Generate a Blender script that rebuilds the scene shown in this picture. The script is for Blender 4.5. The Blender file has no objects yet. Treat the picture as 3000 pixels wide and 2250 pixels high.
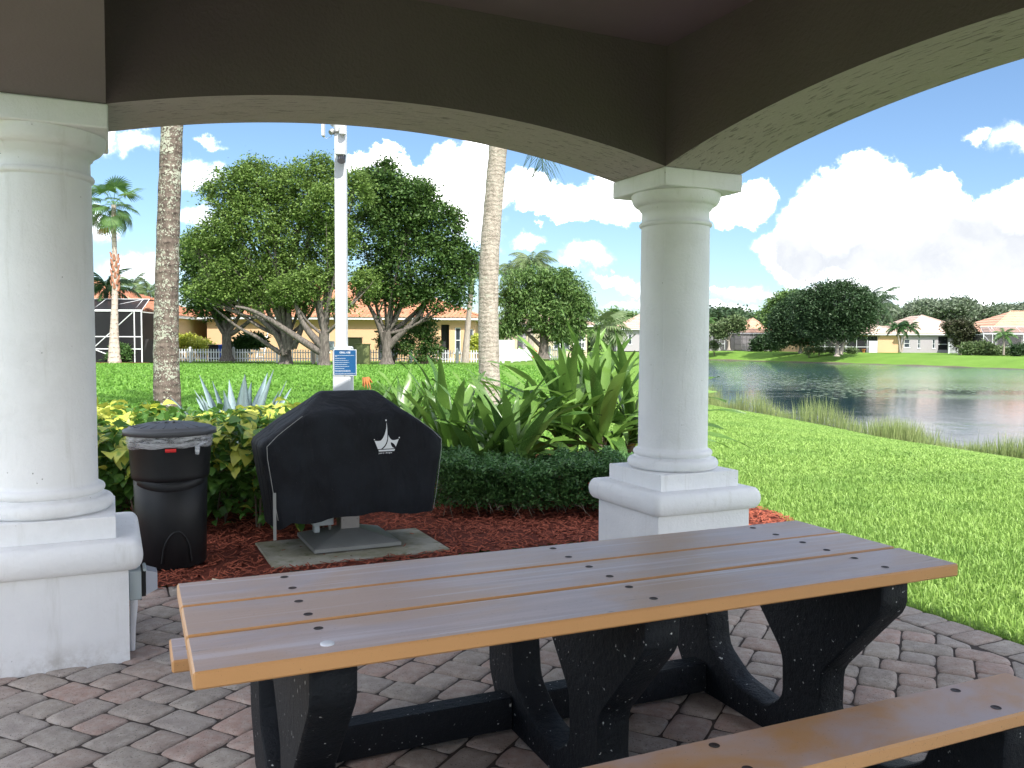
import bpy, math, random
import numpy as np
from mathutils import Vector, Matrix

random.seed(7)
rng = np.random.default_rng(7)
scene = bpy.context.scene
C = scene.collection
R = math.radians

# ------------------------------------------------------------------ camera
CAM_F, CAM_P, CAM_R, CAM_H = 2500.0, R(2.7), R(0.25), 1.475      # focal length in 3000 px units, pitch down, roll, eye height
cd = bpy.data.cameras.new('camera')
cd.sensor_fit = 'HORIZONTAL'
cd.sensor_width = 36.0
cd.lens = CAM_F / 3000.0 * 36.0
cd.clip_start = 0.05
cd.clip_end = 3000.0
cam = bpy.data.objects.new('camera', cd)
C.objects.link(cam)
e1 = Vector((1, 0, 0))
upv = Vector((0, math.sin(CAM_P), math.cos(CAM_P)))
fwd = Vector((0, math.cos(CAM_P), -math.sin(CAM_P)))
rt = e1 * math.cos(CAM_R) + upv * math.sin(CAM_R)
up = upv * math.cos(CAM_R) - e1 * math.sin(CAM_R)
m3 = Matrix((rt, up, -fwd)).transposed()
cam.matrix_world = Matrix.Translation((0, 0, CAM_H)) @ m3.to_4x4()
scene.camera = cam

# ------------------------------------------------------------------ sun and sky
SUN_EL = R(50)
SUN_H = Vector((0.42, -0.907))                                   # horizontal direction towards the sun: behind the viewer, to the right
to_sun = Vector((SUN_H.x * math.cos(SUN_EL), SUN_H.y * math.cos(SUN_EL), math.sin(SUN_EL)))
sd = bpy.data.lights.new('sun', 'SUN')
sd.energy = 3.0
sd.angle = R(0.6)
sd.color = (1.0, 0.955, 0.88)
sun = bpy.data.objects.new('sun', sd)
C.objects.link(sun)
sun.rotation_euler = to_sun.to_track_quat('Z', 'Y').to_euler()
sun.location = (0, 0, 30)

EXPOSURE = 1.55
scene.view_settings.view_transform = 'Standard'
scene.view_settings.look = 'None'
scene.view_settings.exposure = EXPOSURE
scene.view_settings.gamma = 1.0
scene.view_settings.use_curve_mapping = False

world = bpy.data.worlds.new('World')
scene.world = world
world.use_nodes = True
wt = world.node_tree
for n in list(wt.nodes): wt.nodes.remove(n)
def wn(kind, **kw):
    n = wt.nodes.new(kind)
    for k, v in kw.items(): setattr(n, k, v)
    return n
def wl(a, b): wt.links.new(a, b)
def wmath(op, a, b=None, clamp=False):
    n = wn('ShaderNodeMath', operation=op); n.use_clamp = clamp
    for i, v in enumerate((a, b)):
        if v is None: continue
        if isinstance(v, (int, float)): n.inputs[i].default_value = v
        else: wl(v, n.inputs[i])
    return n.outputs[0]
def wrange(v, a, b, c=0.0, d=1.0, kind='SMOOTHSTEP'):
    n = wn('ShaderNodeMapRange', interpolation_type=kind)
    wl(v, n.inputs[0])
    for i, k in zip((1, 2, 3, 4), (a, b, c, d)): n.inputs[i].default_value = k
    return n.outputs[0]
sky = wn('ShaderNodeTexSky', sky_type='NISHITA')
sky.sun_disc = False
sky.sun_elevation = SUN_EL
sky.sun_rotation = math.atan2(SUN_H.x, SUN_H.y)
sky.air_density = 1.0; sky.dust_density = 0.6; sky.ozone_density = 1.4
tc = wn('ShaderNodeTexCoord')
sep = wn('ShaderNodeSeparateXYZ'); wl(tc.outputs['Generated'], sep.inputs[0])
az = wmath('ARCTAN2', sep.outputs[0], sep.outputs[1])
el = wmath('ARCSINE', sep.outputs[2])
comb = wn('ShaderNodeCombineXYZ'); wl(az, comb.inputs[0]); wl(el, comb.inputs[1])
def wnoise(vec, scale, detail, rough=0.55):
    n = wn('ShaderNodeTexNoise'); wl(vec, n.inputs['Vector'])
    n.inputs['Scale'].default_value = scale; n.inputs['Detail'].default_value = detail; n.inputs['Roughness'].default_value = rough
    return n
n1 = wnoise(tc.outputs['Generated'], 9.0, 3.0)
n2 = wnoise(tc.outputs['Generated'], 30.0, 9.0, 0.66)
def wvec(op, a, b=None, s=None):
    n = wn('ShaderNodeVectorMath', operation=op)
    for i, v in enumerate((a, b)):
        if v is None: continue
        if isinstance(v, (tuple, list)): n.inputs[i].default_value = v
        else: wl(v, n.inputs[i])
    if s is not None: n.inputs['Scale'].default_value = s
    return n
o1 = wvec('SCALE', wvec('SUBTRACT', n1.outputs['Color'], (.5, .5, .5)).outputs[0], s=0.062)
o2 = wvec('SCALE', wvec('SUBTRACT', n2.outputs['Color'], (.5, .5, .5)).outputs[0], s=0.050)
pp = wvec('ADD', wvec('ADD', comb.outputs[0], o1.outputs[0]).outputs[0], o2.outputs[0]).outputs[0]
def puff(cx, cy, rx, ry):
    """cumulus puff: centre and radii given as azimuth and elevation from pixel units of the view"""
    a = math.atan((cx - 1500) / CAM_F); e = math.atan((1007 - cy) / CAM_F * math.cos(a))
    m = wn('ShaderNodeMapping', vector_type='TEXTURE')
    wl(pp, m.inputs['Vector'])
    m.inputs['Location'].default_value = (a, e, 0)
    m.inputs['Scale'].default_value = (rx / CAM_F, ry / CAM_F, 1)
    return wmath('SUBTRACT', 1.0, wvec('LENGTH', m.outputs[0]).outputs['Value'])
def union(lst):
    acc = None
    for p in lst:
        v = puff(*p)
        acc = v if acc is None else wmath('MAXIMUM', acc, v)
    return acc
big = union([(2515, 540, 100, 85), (2430, 630, 150, 110), (2570, 640, 170, 110), (2705, 560, 62, 60), (2700, 650, 150, 100), (2790, 640, 110, 75),
             (2930, 630, 130, 90), (2990, 580, 70, 70), (2350, 730, 130, 95), (2600, 740, 330, 95), (2860, 740, 260, 100), (3150, 640, 160, 150), (3300, 700, 200, 130),
             (2195, 570, 60, 62), (2140, 610, 110, 48),
             (1345, 500, 105, 82), (1275, 530, 90, 62), (1390, 590, 120, 55), (1560, 560, 105, 66), (1700, 600, 130, 66), (1830, 570, 110, 70), (1640, 630, 150, 40), (1400, 660, 60, 60), (1150, 480, 80, 40), (1060, 500, 60, 40)])
soft = union([(325, 400, 40, 52), (290, 650, 50, 60), (425, 435, 70, 34), (635, 430, 36, 20), (610, 535, 90, 42), (580, 660, 80, 42), (430, 790, 130, 60), (2965, 375, 75, 44), (2850, 385, 34, 18),
              (1725, 765, 85, 42), (1775, 825, 60, 18), (1845, 850, 60, 30), (1545, 715, 50, 26), (2110, 845, 60, 12), (2130, 900, 90, 24), (2230, 700, 70, 32),
              (2450, 850, 360, 34), (2880, 860, 300, 28), (1400, 700, 80, 60), (1850, 900, 120, 20), (-300, 600, 300, 120), (3700, 500, 260, 120), (-700, 300, 260, 100)])
nf = wnoise(tc.outputs['Generated'], 20.0, 5.0)
mb = wmath('POWER', wrange(big, -0.04, 0.26), 1.6)
ms = wmath('MULTIPLY', wmath('POWER', wrange(soft, -0.15, 0.75), 1.7), 0.6)
# extra cumulus outside the view, added as fill light
gen = wnoise(tc.outputs['Generated'], 3.1, 7.0, 0.52)
# unseen broken cumulus beyond the view cone, thickened to lift the shade
fdot = wvec('DOT_PRODUCT', tc.outputs['Generated'], (0.0, 0.985, 0.17)).outputs['Value']
mg = wmath('MULTIPLY', wmath('MULTIPLY', wrange(gen.outputs['Fac'], 0.47, 0.58), 0.95), wrange(fdot, 0.84, 0.62))
mask = wmath('MAXIMUM', wmath('MAXIMUM', mb, ms), mg)
# cloud body: sunlit white with soft grey-blue bases and billows
n3 = wnoise(pp, 13.0, 4.0, 0.5)
relief = wrange(n3.outputs['Fac'], 0.38, 0.56)
lowp = wrange(el, 0.09, 0.19)
n4 = wnoise(pp, 5.5, 5.0, 0.55)
base_f = wmath('ADD', wmath('MULTIPLY', n4.outputs['Fac'], 0.9), wmath('MULTIPLY', wmath('SUBTRACT', 1.0, lowp), 0.42))
grey = wmath('MULTIPLY', wrange(wmath('ADD', base_f, wmath('MULTIPLY', n3.outputs['Fac'], 0.35)), 0.66, 0.96), wrange(big, 0.05, 0.42))
cc = wn('ShaderNodeMix', data_type='RGBA'); wl(grey, cc.inputs[0])
CLOUD = 11.0
cc.inputs[6].default_value = (CLOUD * 1.0, CLOUD * 1.0, CLOUD * 1.02, 1); gm = wn('ShaderNodeMix', data_type='RGBA'); wl(relief, gm.inputs[0]); gm.inputs[6].default_value = (CLOUD * .222, CLOUD * .232, CLOUD * .25, 1); gm.inputs[7].default_value = (CLOUD * .26, CLOUD * .266, CLOUD * .275, 1)
wl(gm.outputs[2], cc.inputs[7])
# humid air: the sky pales towards the horizon
hz = wrange(el, -0.02, 0.42)
tint = wn('ShaderNodeMix', data_type='RGBA', blend_type='MULTIPLY'); tint.inputs[0].default_value = 1.0
wl(sky.outputs[0], tint.inputs[6]); tint.inputs[7].default_value = (0.41, 0.475, 0.54, 1)
mix = wn('ShaderNodeMix', data_type='RGBA'); wl(mask, mix.inputs[0]); wl(tint.outputs[2], mix.inputs[6]); wl(cc.outputs[2], mix.inputs[7])
bg = wn('ShaderNodeBackground'); bg.inputs['Strength'].default_value = 0.12
wl(mix.outputs[2], bg.inputs[0])
wo = wn('ShaderNodeOutputWorld'); wl(bg.outputs[0], wo.inputs[0])
world.cycles.sampling_method = 'MANUAL'
world.cycles.sample_map_resolution = 1024

# ------------------------------------------------------------------ helpers
def px(u, v, Y):
    """point at depth Y seen at pixel (u, v) of the 3000 px wide photograph: used once to survey real positions"""
    X = u - 1500; W = v - 1125
    x = (X * math.cos(CAM_R) + W * math.sin(CAM_R)) / CAM_F
    y = -(-X * math.sin(CAM_R) + W * math.cos(CAM_R)) / CAM_F
    d = (x, math.cos(CAM_P) + y * math.sin(CAM_P), -math.sin(CAM_P) + y * math.cos(CAM_P))
    t = Y / d[1]
    return Vector((d[0] * t, Y, CAM_H + d[2] * t))

def link(o, parent=None):
    C.objects.link(o)
    if parent is not None: o.parent = parent
    return o
def tag(o, label=None, cat=None, group=None, kind=None):
    if label: o['label'] = label
    if cat: o['category'] = cat
    if group: o['group'] = group
    if kind: o['kind'] = kind
    return o
def thing(name, label, cat, loc=(0, 0, 0), rz=0.0, group=None):
    o = bpy.data.objects.new(name, None)
    o.empty_display_size = 0.2
    o.location = loc; o.rotation_euler = (0, 0, rz)
    link(o)
    return tag(o, label, cat, group)

class MB:
    """collects geometry for one mesh object"""
    def __init__(s): s.v = []; s.f = []; s.m = []; s.sm = []
    def add(s, vs, fs, mi=0, smooth=False):
        b = len(s.v); s.v.extend([tuple(p) for p in vs])
        for f in fs: s.f.append(tuple(i + b for i in f)); s.m.append(mi); s.sm.append(smooth)
        return s
    def box(s, x0, x1, y0, y1, z0, z1, mi=0, bev=0.0):
        if bev > 0:
            b = bev
            vs = []; idx = {}
            for ix, x in enumerate((x0, x1)):
                for iy, y in enumerate((y0, y1)):
                    for iz, z in enumerate((z0, z1)):
                        sx, sy, sz = (1, -1)[ix], (1, -1)[iy], (1, -1)[iz]
                        idx[ix, iy, iz, 0] = len(vs); vs.append((x, y + sy * b, z + sz * b))
                        idx[ix, iy, iz, 1] = len(vs); vs.append((x + sx * b, y, z + sz * b))
                        idx[ix, iy, iz, 2] = len(vs); vs.append((x + sx * b, y + sy * b, z))
            fs = []
            for ix in (0, 1): fs.append([idx[ix, a, c, 0] for a, c in ((0, 0), (1, 0), (1, 1), (0, 1))][::(1 if ix else -1)])
            for iy in (0, 1): fs.append([idx[a, iy, c, 1] for a, c in ((0, 0), (1, 0), (1, 1), (0, 1))][::(-1 if iy else 1)])
            for iz in (0, 1): fs.append([idx[a, c, iz, 2] for a, c in ((0, 0), (1, 0), (1, 1), (0, 1))][::(1 if iz else -1)])
            for ix in (0, 1):
                for iy in (0, 1): fs.append([idx[ix, iy, 0, 0], idx[ix, iy, 0, 1], idx[ix, iy, 1, 1], idx[ix, iy, 1, 0]][::(1 if ix == iy else -1)])
            for ix in (0, 1):
                for iz in (0, 1): fs.append([idx[ix, 0, iz, 0], idx[ix, 1, iz, 0], idx[ix, 1, iz, 2], idx[ix, 0, iz, 2]][::(1 if ix == iz else -1)])
            for iy in (0, 1):
                for iz in (0, 1): fs.append([idx[0, iy, iz, 1], idx[0, iy, iz, 2], idx[1, iy, iz, 2], idx[1, iy, iz, 1]][::(1 if iy == iz else -1)])
            for ix in (0, 1):
                for iy in (0, 1):
                    for iz in (0, 1): fs.append([idx[ix, iy, iz, k] for k in ((0, 1, 2) if (ix + iy + iz) % 2 else (0, 2, 1))])
            return s.add(vs, fs, mi)
        vs = [(x, y, z) for z in (z0, z1) for y in (y0, y1) for x in (x0, x1)]
        return s.add(vs, [(0, 2, 3, 1), (4, 5, 7, 6), (0, 1, 5, 4), (2, 6, 7, 3), (0, 4, 6, 2), (1, 3, 7, 5)], mi)
    def tube(s, pts, radii, n=8, mi=0, caps=True, smooth=True):
        pts = [Vector(p) for p in pts]
        if isinstance(radii, (int, float)): radii = [radii] * len(pts)
        rings = []; prev = None
        for i, p in enumerate(pts):
            t = (pts[min(i + 1, len(pts) - 1)] - pts[max(i - 1, 0)]).normalized()
            a = Vector((0, 0, 1)) if abs(t.z) < 0.95 else Vector((1, 0, 0))
            if prev is not None: a = prev
            x = (a - t * a.dot(t)).normalized(); y = t.cross(x); prev = x
            rings.append([p + (x * math.cos(2 * math.pi * k / n) + y * math.sin(2 * math.pi * k / n)) * radii[i] for k in range(n)])
        vs = [q for r in rings for q in r]; fs = []
        for i in range(len(rings) - 1):
            for k in range(n):
                k2 = (k + 1) % n
                fs.append((i * n + k, i * n + k2, (i + 1) * n + k2, (i + 1) * n + k))
        s.add(vs, fs, mi, smooth)
        if caps:
            s.add(rings[0], [tuple(range(n))[::-1]], mi); s.add(rings[-1], [tuple(range(n))], mi)
        return s
    def lathe(s, prof, n=40, cx=0, cy=0, mi=0, smooth=True, cap=(False, False)):
        vs = []; fs = []
        for r, z in prof:
            for k in range(n):
                a = 2 * math.pi * k / n
                vs.append((cx + r * math.cos(a), cy + r * math.sin(a), z))
        for i in range(len(prof) - 1):
            for k in range(n):
                k2 = (k + 1) % n
                fs.append((i * n + k, i * n + k2, (i + 1) * n + k2, (i + 1) * n + k))
        s.add(vs, fs, mi, smooth)
        if cap[0]: s.add(vs[:n], [tuple(range(n))[::-1]], mi)
        if cap[1]: s.add(vs[-n:], [tuple(range(n))], mi)
        return s
    def sqlathe(s, prof, cx=0, cy=0, mi=0, smooth=False, cap=(False, False)):
        vs = []; fs = []
        for r, z in prof: vs += [(cx - r, cy - r, z), (cx + r, cy - r, z), (cx + r, cy + r, z), (cx - r, cy + r, z)]
        for i in range(len(prof) - 1):
            for k in range(4):
                k2 = (k + 1) % 4
                fs.append((i * 4 + k, i * 4 + k2, (i + 1) * 4 + k2, (i + 1) * 4 + k))
        s.add(vs, fs, mi, smooth)
        if cap[0]: s.add(vs[:4], [(3, 2, 1, 0)], mi)
        if cap[1]: s.add(vs[-4:], [(0, 1, 2, 3)], mi)
        return s
    def mesh(s, name, mats):
        me = bpy.data.meshes.new(name)
        me.from_pydata(s.v, [], s.f)
        for m in (mats if isinstance(mats, (list, tuple)) else [mats]): me.materials.append(m)
        me.polygons.foreach_set('material_index', s.m)
        me.polygons.foreach_set('use_smooth', s.sm)
        me.update()
        return me
    def build(s, name, mats, parent=None, loc=None):
        o = bpy.data.objects.new(name, s.mesh(name, mats))
        if loc is not None: o.location = loc
        return link(o, parent)

def bulk(name, V, F, mats, parent=None, smooth=False, mi=None):
    """numpy mesh: V (n,3), F (m,k) with the same k for every face"""
    V = np.asarray(V, np.float32); F = np.asarray(F, np.int32)
    me = bpy.data.meshes.new(name)
    me.vertices.add(len(V)); me.vertices.foreach_set('co', V.ravel())
    k = F.shape[1]
    me.loops.add(F.size); me.loops.foreach_set('vertex_index', F.ravel())
    me.polygons.add(len(F)); me.polygons.foreach_set('loop_start', np.arange(0, F.size, k, dtype=np.int32))
    try: me.polygons.foreach_set('loop_total', np.full(len(F), k, np.int32))
    except Exception: pass
    for m in (mats if isinstance(mats, (list, tuple)) else [mats]): me.materials.append(m)
    if mi is not None: me.polygons.foreach_set('material_index', np.asarray(mi, np.int32))
    if smooth: me.polygons.foreach_set('use_smooth', np.ones(len(F), bool))
    me.update(calc_edges=True)
    o = bpy.data.objects.new(name, me)
    return link(o, parent)
# ------------------------------------------------------------------ materials
class NT:
    def __init__(s, name):
        s.mat = bpy.data.materials.new(name); s.mat.use_nodes = True
        s.t = s.mat.node_tree
        for n in list(s.t.nodes): s.t.nodes.remove(n)
        s.out = s.n('ShaderNodeOutputMaterial')
    def n(s, kind, **kw):
        n = s.t.nodes.new(kind)
        for k, v in kw.items(): setattr(n, k, v)
        return n
    def l(s, a, b): s.t.links.new(a, b)
    def set(s, sock, v):
        if isinstance(v, (int, float)): sock.default_value = v
        elif isinstance(v, (tuple, list)): sock.default_value = (*v, 1) if len(v) == 3 and len(sock.default_value) == 4 else v
        else: s.l(v, sock)
    def math(s, op, a, b=0.0, clamp=False):
        n = s.n('ShaderNodeMath', operation=op); n.use_clamp = clamp
        s.set(n.inputs[0], a); s.set(n.inputs[1], b); return n.outputs[0]
    def mix(s, f, a, b, blend='MIX'):
        n = s.n('ShaderNodeMix', data_type='RGBA', blend_type=blend)
        s.set(n.inputs[0], f); s.set(n.inputs[6], a); s.set(n.inputs[7], b); return n.outputs[2]
    def coord(s, kind='Object', scale=(1, 1, 1)):
        c = s.n('ShaderNodeTexCoord'); m = s.n('ShaderNodeMapping')
        s.l(c.outputs[kind], m.inputs[0]); m.inputs['Scale'].default_value = scale
        return m.outputs[0]
    def pos(s, scale=(1, 1, 1)):
        g = s.n('ShaderNodeNewGeometry'); m = s.n('ShaderNodeMapping')
        s.l(g.outputs['Position'], m.inputs[0]); m.inputs['Scale'].default_value = scale
        return m.outputs[0]
    def noise(s, vec, scale, detail=4.0, rough=0.55, dist=0.0):
        n = s.n('ShaderNodeTexNoise'); s.l(vec, n.inputs['Vector'])
        n.inputs['Scale'].default_value = scale; n.inputs['Detail'].default_value = detail
        n.inputs['Roughness'].default_value = rough; n.inputs['Distortion'].default_value = dist
        return n.outputs['Fac']
    def voro(s, vec, scale, feature='F1', out='Distance'):
        n = s.n('ShaderNodeTexVoronoi', feature=feature); s.l(vec, n.inputs['Vector']); n.inputs['Scale'].default_value = scale
        return n.outputs[out]
    def ramp(s, f, a, b, c=0.0, d=1.0):
        n = s.n('ShaderNodeMapRange', interpolation_type='SMOOTHSTEP'); s.l(f, n.inputs[0])
        for i, k in zip((1, 2, 3, 4), (a, b, c, d)): n.inputs[i].default_value = k
        return n.outputs[0]
    def island(s): return s.n('ShaderNodeNewGeometry').outputs['Random Per Island']
    def objrand(s): return s.n('ShaderNodeObjectInfo').outputs['Random']
    def bump(s, h, strength=0.5, dist=0.01, normal=None):
        n = s.n('ShaderNodeBump'); s.l(h, n.inputs['Height'])
        n.inputs['Strength'].default_value = strength; n.inputs['Distance'].default_value = dist
        if normal is not None: s.l(normal, n.inputs['Normal'])
        return n.outputs[0]
    def bsdf(s, color, rough=0.6, normal=None, metal=0.0, spec=0.5, **kw):
        p = s.n('ShaderNodeBsdfPrincipled')
        s.set(p.inputs['Base Color'], color); s.set(p.inputs['Roughness'], rough)
        p.inputs['Metallic'].default_value = metal; p.inputs['Specular IOR Level'].default_value = spec
        for k, v in kw.items(): s.set(p.inputs[k], v)
        if normal is not None: s.l(normal, p.inputs['Normal'])
        s.l(p.outputs[0], s.out.inputs[0]); s.p = p
        return s.mat

def simple(name, c, rough=0.6, var=0.15, scale=6.0, bump=0.0, bscale=60.0, metal=0.0, spec=0.5, bdist=0.004):
    t = NT(name); v = t.coord()
    f = t.noise(v, scale, 5)
    col = t.mix(f, tuple(x * (1 - var) for x in c), tuple(min(1, x * (1 + var)) for x in c))
    nrm = t.bump(t.noise(v, bscale, 3), bump, bdist) if bump else None
    return t.bsdf(col, rough, nrm, metal, spec)

def white_stucco():
    t = NT('white_painted_stucco'); v = t.pos()
    big = t.noise(v, 2.2, 5, 0.6)
    col = t.mix(t.ramp(big, 0.3, 0.75), (.83, .835, .845), (.76, .765, .78))
    # vertical grime, pits and scuffs
    streak = t.noise(t.pos((7, 7, .8)), 2.0, 6, 0.65)
    col = t.mix(t.math('MULTIPLY', t.ramp(streak, 0.54, 0.76), 0.34), col, (.50, .49, .45))
    sz = t.n('ShaderNodeSeparateXYZ'); t.l(v, sz.inputs[0])
    lowd = t.math('MULTIPLY', t.ramp(sz.outputs[2], 0.14, 0.0), t.ramp(t.noise(v, 8.0, 5, 0.7), 0.35, 0.7))
    col = t.mix(t.math('MULTIPLY', lowd, 0.6), col, (.30, .26, .22))
    ledge = t.math('MULTIPLY', t.ramp(t.noise(v, 3.0, 6, 0.7), 0.52, 0.72), 0.18)
    col = t.mix(ledge, col, (.52, .52, .50))
    pit = t.voro(v, 26.0)
    pitm = t.math('MULTIPLY', t.ramp(pit, 0.09, 0.03), t.ramp(t.noise(v, 5.0, 2), 0.52, 0.62))
    col = t.mix(pitm, col, (.16, .15, .13))
    h = t.math('ADD', t.math('MULTIPLY', t.noise(v, 55, 5, 0.65), 0.55), t.math('MULTIPLY', t.noise(v, 9, 3), 0.8))
    h = t.math('SUBTRACT', h, t.math('MULTIPLY', pitm, 1.2))
    return t.bsdf(col, 0.65, t.bump(h, 0.8, 0.007), spec=0.3)
M = {}
M['white_stucco'] = white_stucco()

def beam_stucco(name, c1, c2, stretch):
    t = NT(name); v = t.coord('Object', stretch)
    s = t.noise(v, 5.0, 4, 0.6, 0.15)
    crack = t.ramp(s, 0.585, 0.655)
    col = t.mix(t.noise(t.coord(), 1.3, 4), c1, c2)
    col = t.mix(t.math('MULTIPLY', crack, 0.6), col, tuple(x * .35 for x in c1))
    h = t.math('SUBTRACT', t.noise(t.coord(), 40, 4), t.math('MULTIPLY', crack, 0.9))
    return t.bsdf(col, 0.9, t.bump(h, 0.8, 0.006), spec=0.2)
M['beam_face'] = simple('taupe_beam_stucco', (.150, .120, .130), 0.9, 0.22, 1.4, 0.9, 55, spec=0.15, bdist=0.006)
M['soffit_l'] = simple('bounce_lit_taupe_soffit', (.19, .165, .165), 0.9, 0.10, 2.0, 0.5, 70, spec=0.15)  # beam taupe lightened for light thrown up from the ground
M['soffit'] = beam_stucco('bounce_lit_soffit_stucco', (.44, .385, .38), (.52, .46, .45), (1.3, 13.0, 13.0))  # paler than the beam faces: light from the ground put into the colour
M['soffit_n'] = beam_stucco('bounce_lit_soffit_stucco_side', (.44, .385, .38), (.52, .46, .45), (13.0, 1.3, 13.0))  # same painted ground light, streaks turned for the side beam
M['ceiling'] = simple('pinkish_ceiling', (.20, .15, .165), 0.9, 0.08, 2.0, 0.3, 60, spec=0.15)
M['roof_ext'] = simple('terracotta_roof_tile', (.42, .22, .15), 0.8, 0.2, 5.0, 0.5, 20)

def paver_mat():
    t = NT('tumbled_paver'); v = t.coord('Object')
    g = t.pos()
    r = t.math('FRACT', t.math('ADD', t.objrand(), t.math('MULTIPLY', t.island(), 7.31)))
    cr = t.n('ShaderNodeValToRGB'); t.l(r, cr.inputs[0])
    e = cr.color_ramp.elements
    e[0].position = 0.0; e[0].color = (0.342, 0.286, 0.247, 1)
    e[1].position = 1.0; e[1].color = (0.410, 0.347, 0.299, 1)
    for p, c in ((.18, (0.422, 0.297, 0.252, 1)), (.34, (0.319, 0.281, 0.244, 1)), (.5, (0.376, 0.330, 0.284, 1)), (.66, (0.410, 0.275, 0.231, 1)), (.82, (0.353, 0.314, 0.284, 1))):
        x = e.new(p); x.color = c
    n = t.noise(g, 22, 6, 0.65)
    col = t.mix(t.ramp(n, 0.35, 0.7), cr.outputs[0], (.53, .48, .435), 'MIX')
    col = t.mix(0.45, col, cr.outputs[0])
    col = t.mix(t.math('MULTIPLY', t.ramp(t.noise(g, 7.0, 5, 0.7), 0.40, 0.70), 0.35), col, (.20, .165, .15))
    pits = t.ramp(t.noise(g, 150, 2, 0.6), 0.60, 0.70)
    col = t.mix(t.math('MULTIPLY', pits, 0.75), col, (.05, .045, .042))
    stain = t.ramp(t.noise(g, 1.6, 4), 0.45, 0.7)
    col = t.mix(t.math('MULTIPLY', stain, 0.25), col, (.12, .105, .095))
    h = t.math('SUBTRACT', t.noise(g, 70, 5, 0.7), t.math('MULTIPLY', pits, 0.9))
    return t.bsdf(col, 0.85, t.bump(h, 0.8, 0.003), spec=0.3)
M['paver'] = paver_mat()
M['joint_sand'] = simple('joint_dirt', (.055, .042, .036), 0.95, 0.4, 30, 0.5, 200)

def grass_ground(name, c1, c2, c3):
    t = NT(name); g = t.pos()
    a = t.noise(g, 0.35, 5, 0.6); b = t.noise(g, 9.0, 6, 0.7)
    col = t.mix(t.ramp(a, 0.3, 0.7), c1, c2)
    col = t.mix(t.math('MULTIPLY', t.ramp(b, 0.45, 0.75), 0.55), col, c3)
    h = t.math('ADD', t.noise(g, 45, 4, 0.7), t.noise(g, 7, 4, 0.7))
    return t.bsdf(col, 0.9, t.bump(h, 0.9, 0.05), spec=0.1)
M['lawn'] = grass_ground('lawn_ground', (.115, .215, .035), (.15, .265, .048), (.09, .175, .03))
def blade_mat(name, c1, c2, c3, trans=0.35, rough=0.5):
    t = NT(name); r = t.island()
    g = t.pos()
    w = t.noise(g, 0.8, 4)
    col = t.mix(r, c1, c2)
    col = t.mix(t.math('MULTIPLY', t.ramp(w, 0.42, 0.7), 0.5), col, c3)
    p = t.n('ShaderNodeBsdfPrincipled'); t.l(col, p.inputs['Base Color']); p.inputs['Roughness'].default_value = rough
    p.inputs['Specular IOR Level'].default_value = 0.3
    tr = t.n('ShaderNodeBsdfTranslucent'); t.l(col, tr.inputs[0])
    m = t.n('ShaderNodeMixShader'); m.inputs[0].default_value = trans
    t.l(p.outputs[0], m.inputs[1]); t.l(tr.outputs[0], m.inputs[2]); t.l(m.outputs[0], t.out.inputs[0])
    return t.mat
M['blade'] = blade_mat('grass_blade', (.22, .37, .075), (.36, .52, .14), (.15, .29, .06))
M['blade_left'] = blade_mat('grass_blade_left', (.11, .26, .035), (.21, .40, .07), (.12, .26, .04))
M['reed'] = blade_mat('reed_blade', (.18, .25, .08), (.34, .40, .16), (.28, .28, .12))
M['leaf_a'] = blade_mat('buttonwood_leaf', (.075, .135, .028), (.21, .31, .075), (.11, .18, .04), 0.3)
M['leaf_b'] = blade_mat('dark_oak_leaf', (.028, .068, .018), (.115, .195, .045), (.04, .095, .022), 0.25)
M['leaf_c'] = blade_mat('mango_leaf', (.06, .125, .035), (.18, .28, .08), (.08, .16, .04), 0.3)
M['leaf_far'] = blade_mat('far_tree_leaf', (.028, .060, .026), (.055, .100, .038), (.035, .07, .026), 0.2)
M['leaf_wood'] = blade_mat('hazed_wood_leaf', (.10, .135, .085), (.14, .175, .11), (.11, .145, .09), 0.2)  # distance haze put into the leaf colour: paler, greyer green
M['leaf_hazy'] = blade_mat('grey_green_leaf', (.08, .13, .05), (.16, .21, .09), (.09, .14, .05), 0.2)
M['leaf_red'] = blade_mat('dark_reddish_leaf', (.04, .045, .025), (.07, .09, .035), (.06, .04, .03), 0.2)
M['hedge_leaf'] = blade_mat('clipped_hedge_leaf', (.030, .085, .024), (.13, .26, .08), (.04, .11, .03), 0.25, 0.3)
M['palm_leaf'] = blade_mat('palm_leaf', (.05, .12, .03), (.12, .22, .06), (.07, .15, .04), 0.3)
M['palm_dark'] = blade_mat('dark_palm_leaf', (.018, .055, .014), (.045, .105, .025), (.02, .06, .015), 0.2)
M['palm_dead'] = blade_mat('dead_palm_leaf', (.42, .24, .08), (.55, .34, .12), (.40, .24, .08), 0.2)
M['crinum'] = None
def strap_mat(name, c1, c2, edge, trans=0.35, rough=0.38):
    t = NT(name); v = t.coord('Object')
    r = t.objrand()
    uv = t.n('ShaderNodeUVMap') if False else None
    col = t.mix(r, c1, c2)
    s = t.noise(t.coord('Object', (18, 18, 1.5)), 6.0, 3)
    col = t.mix(t.math('MULTIPLY', t.ramp(s, 0.45, 0.75), 0.35), col, edge)
    nrm = t.bump(s, 0.25, 0.004)
    p = t.n('ShaderNodeBsdfPrincipled'); t.l(col, p.inputs['Base Color']); p.inputs['Roughness'].default_value = rough; t.l(nrm, p.inputs['Normal'])
    p.inputs['Specular IOR Level'].default_value = 0.45
    tr = t.n('ShaderNodeBsdfTranslucent'); t.l(col, tr.inputs[0])
    m = t.n('ShaderNodeMixShader'); m.inputs[0].default_value = trans
    t.l(p.outputs[0], m.inputs[1]); t.l(tr.outputs[0], m.inputs[2]); t.l(m.outputs[0], t.out.inputs[0])
    return t.mat
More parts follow.
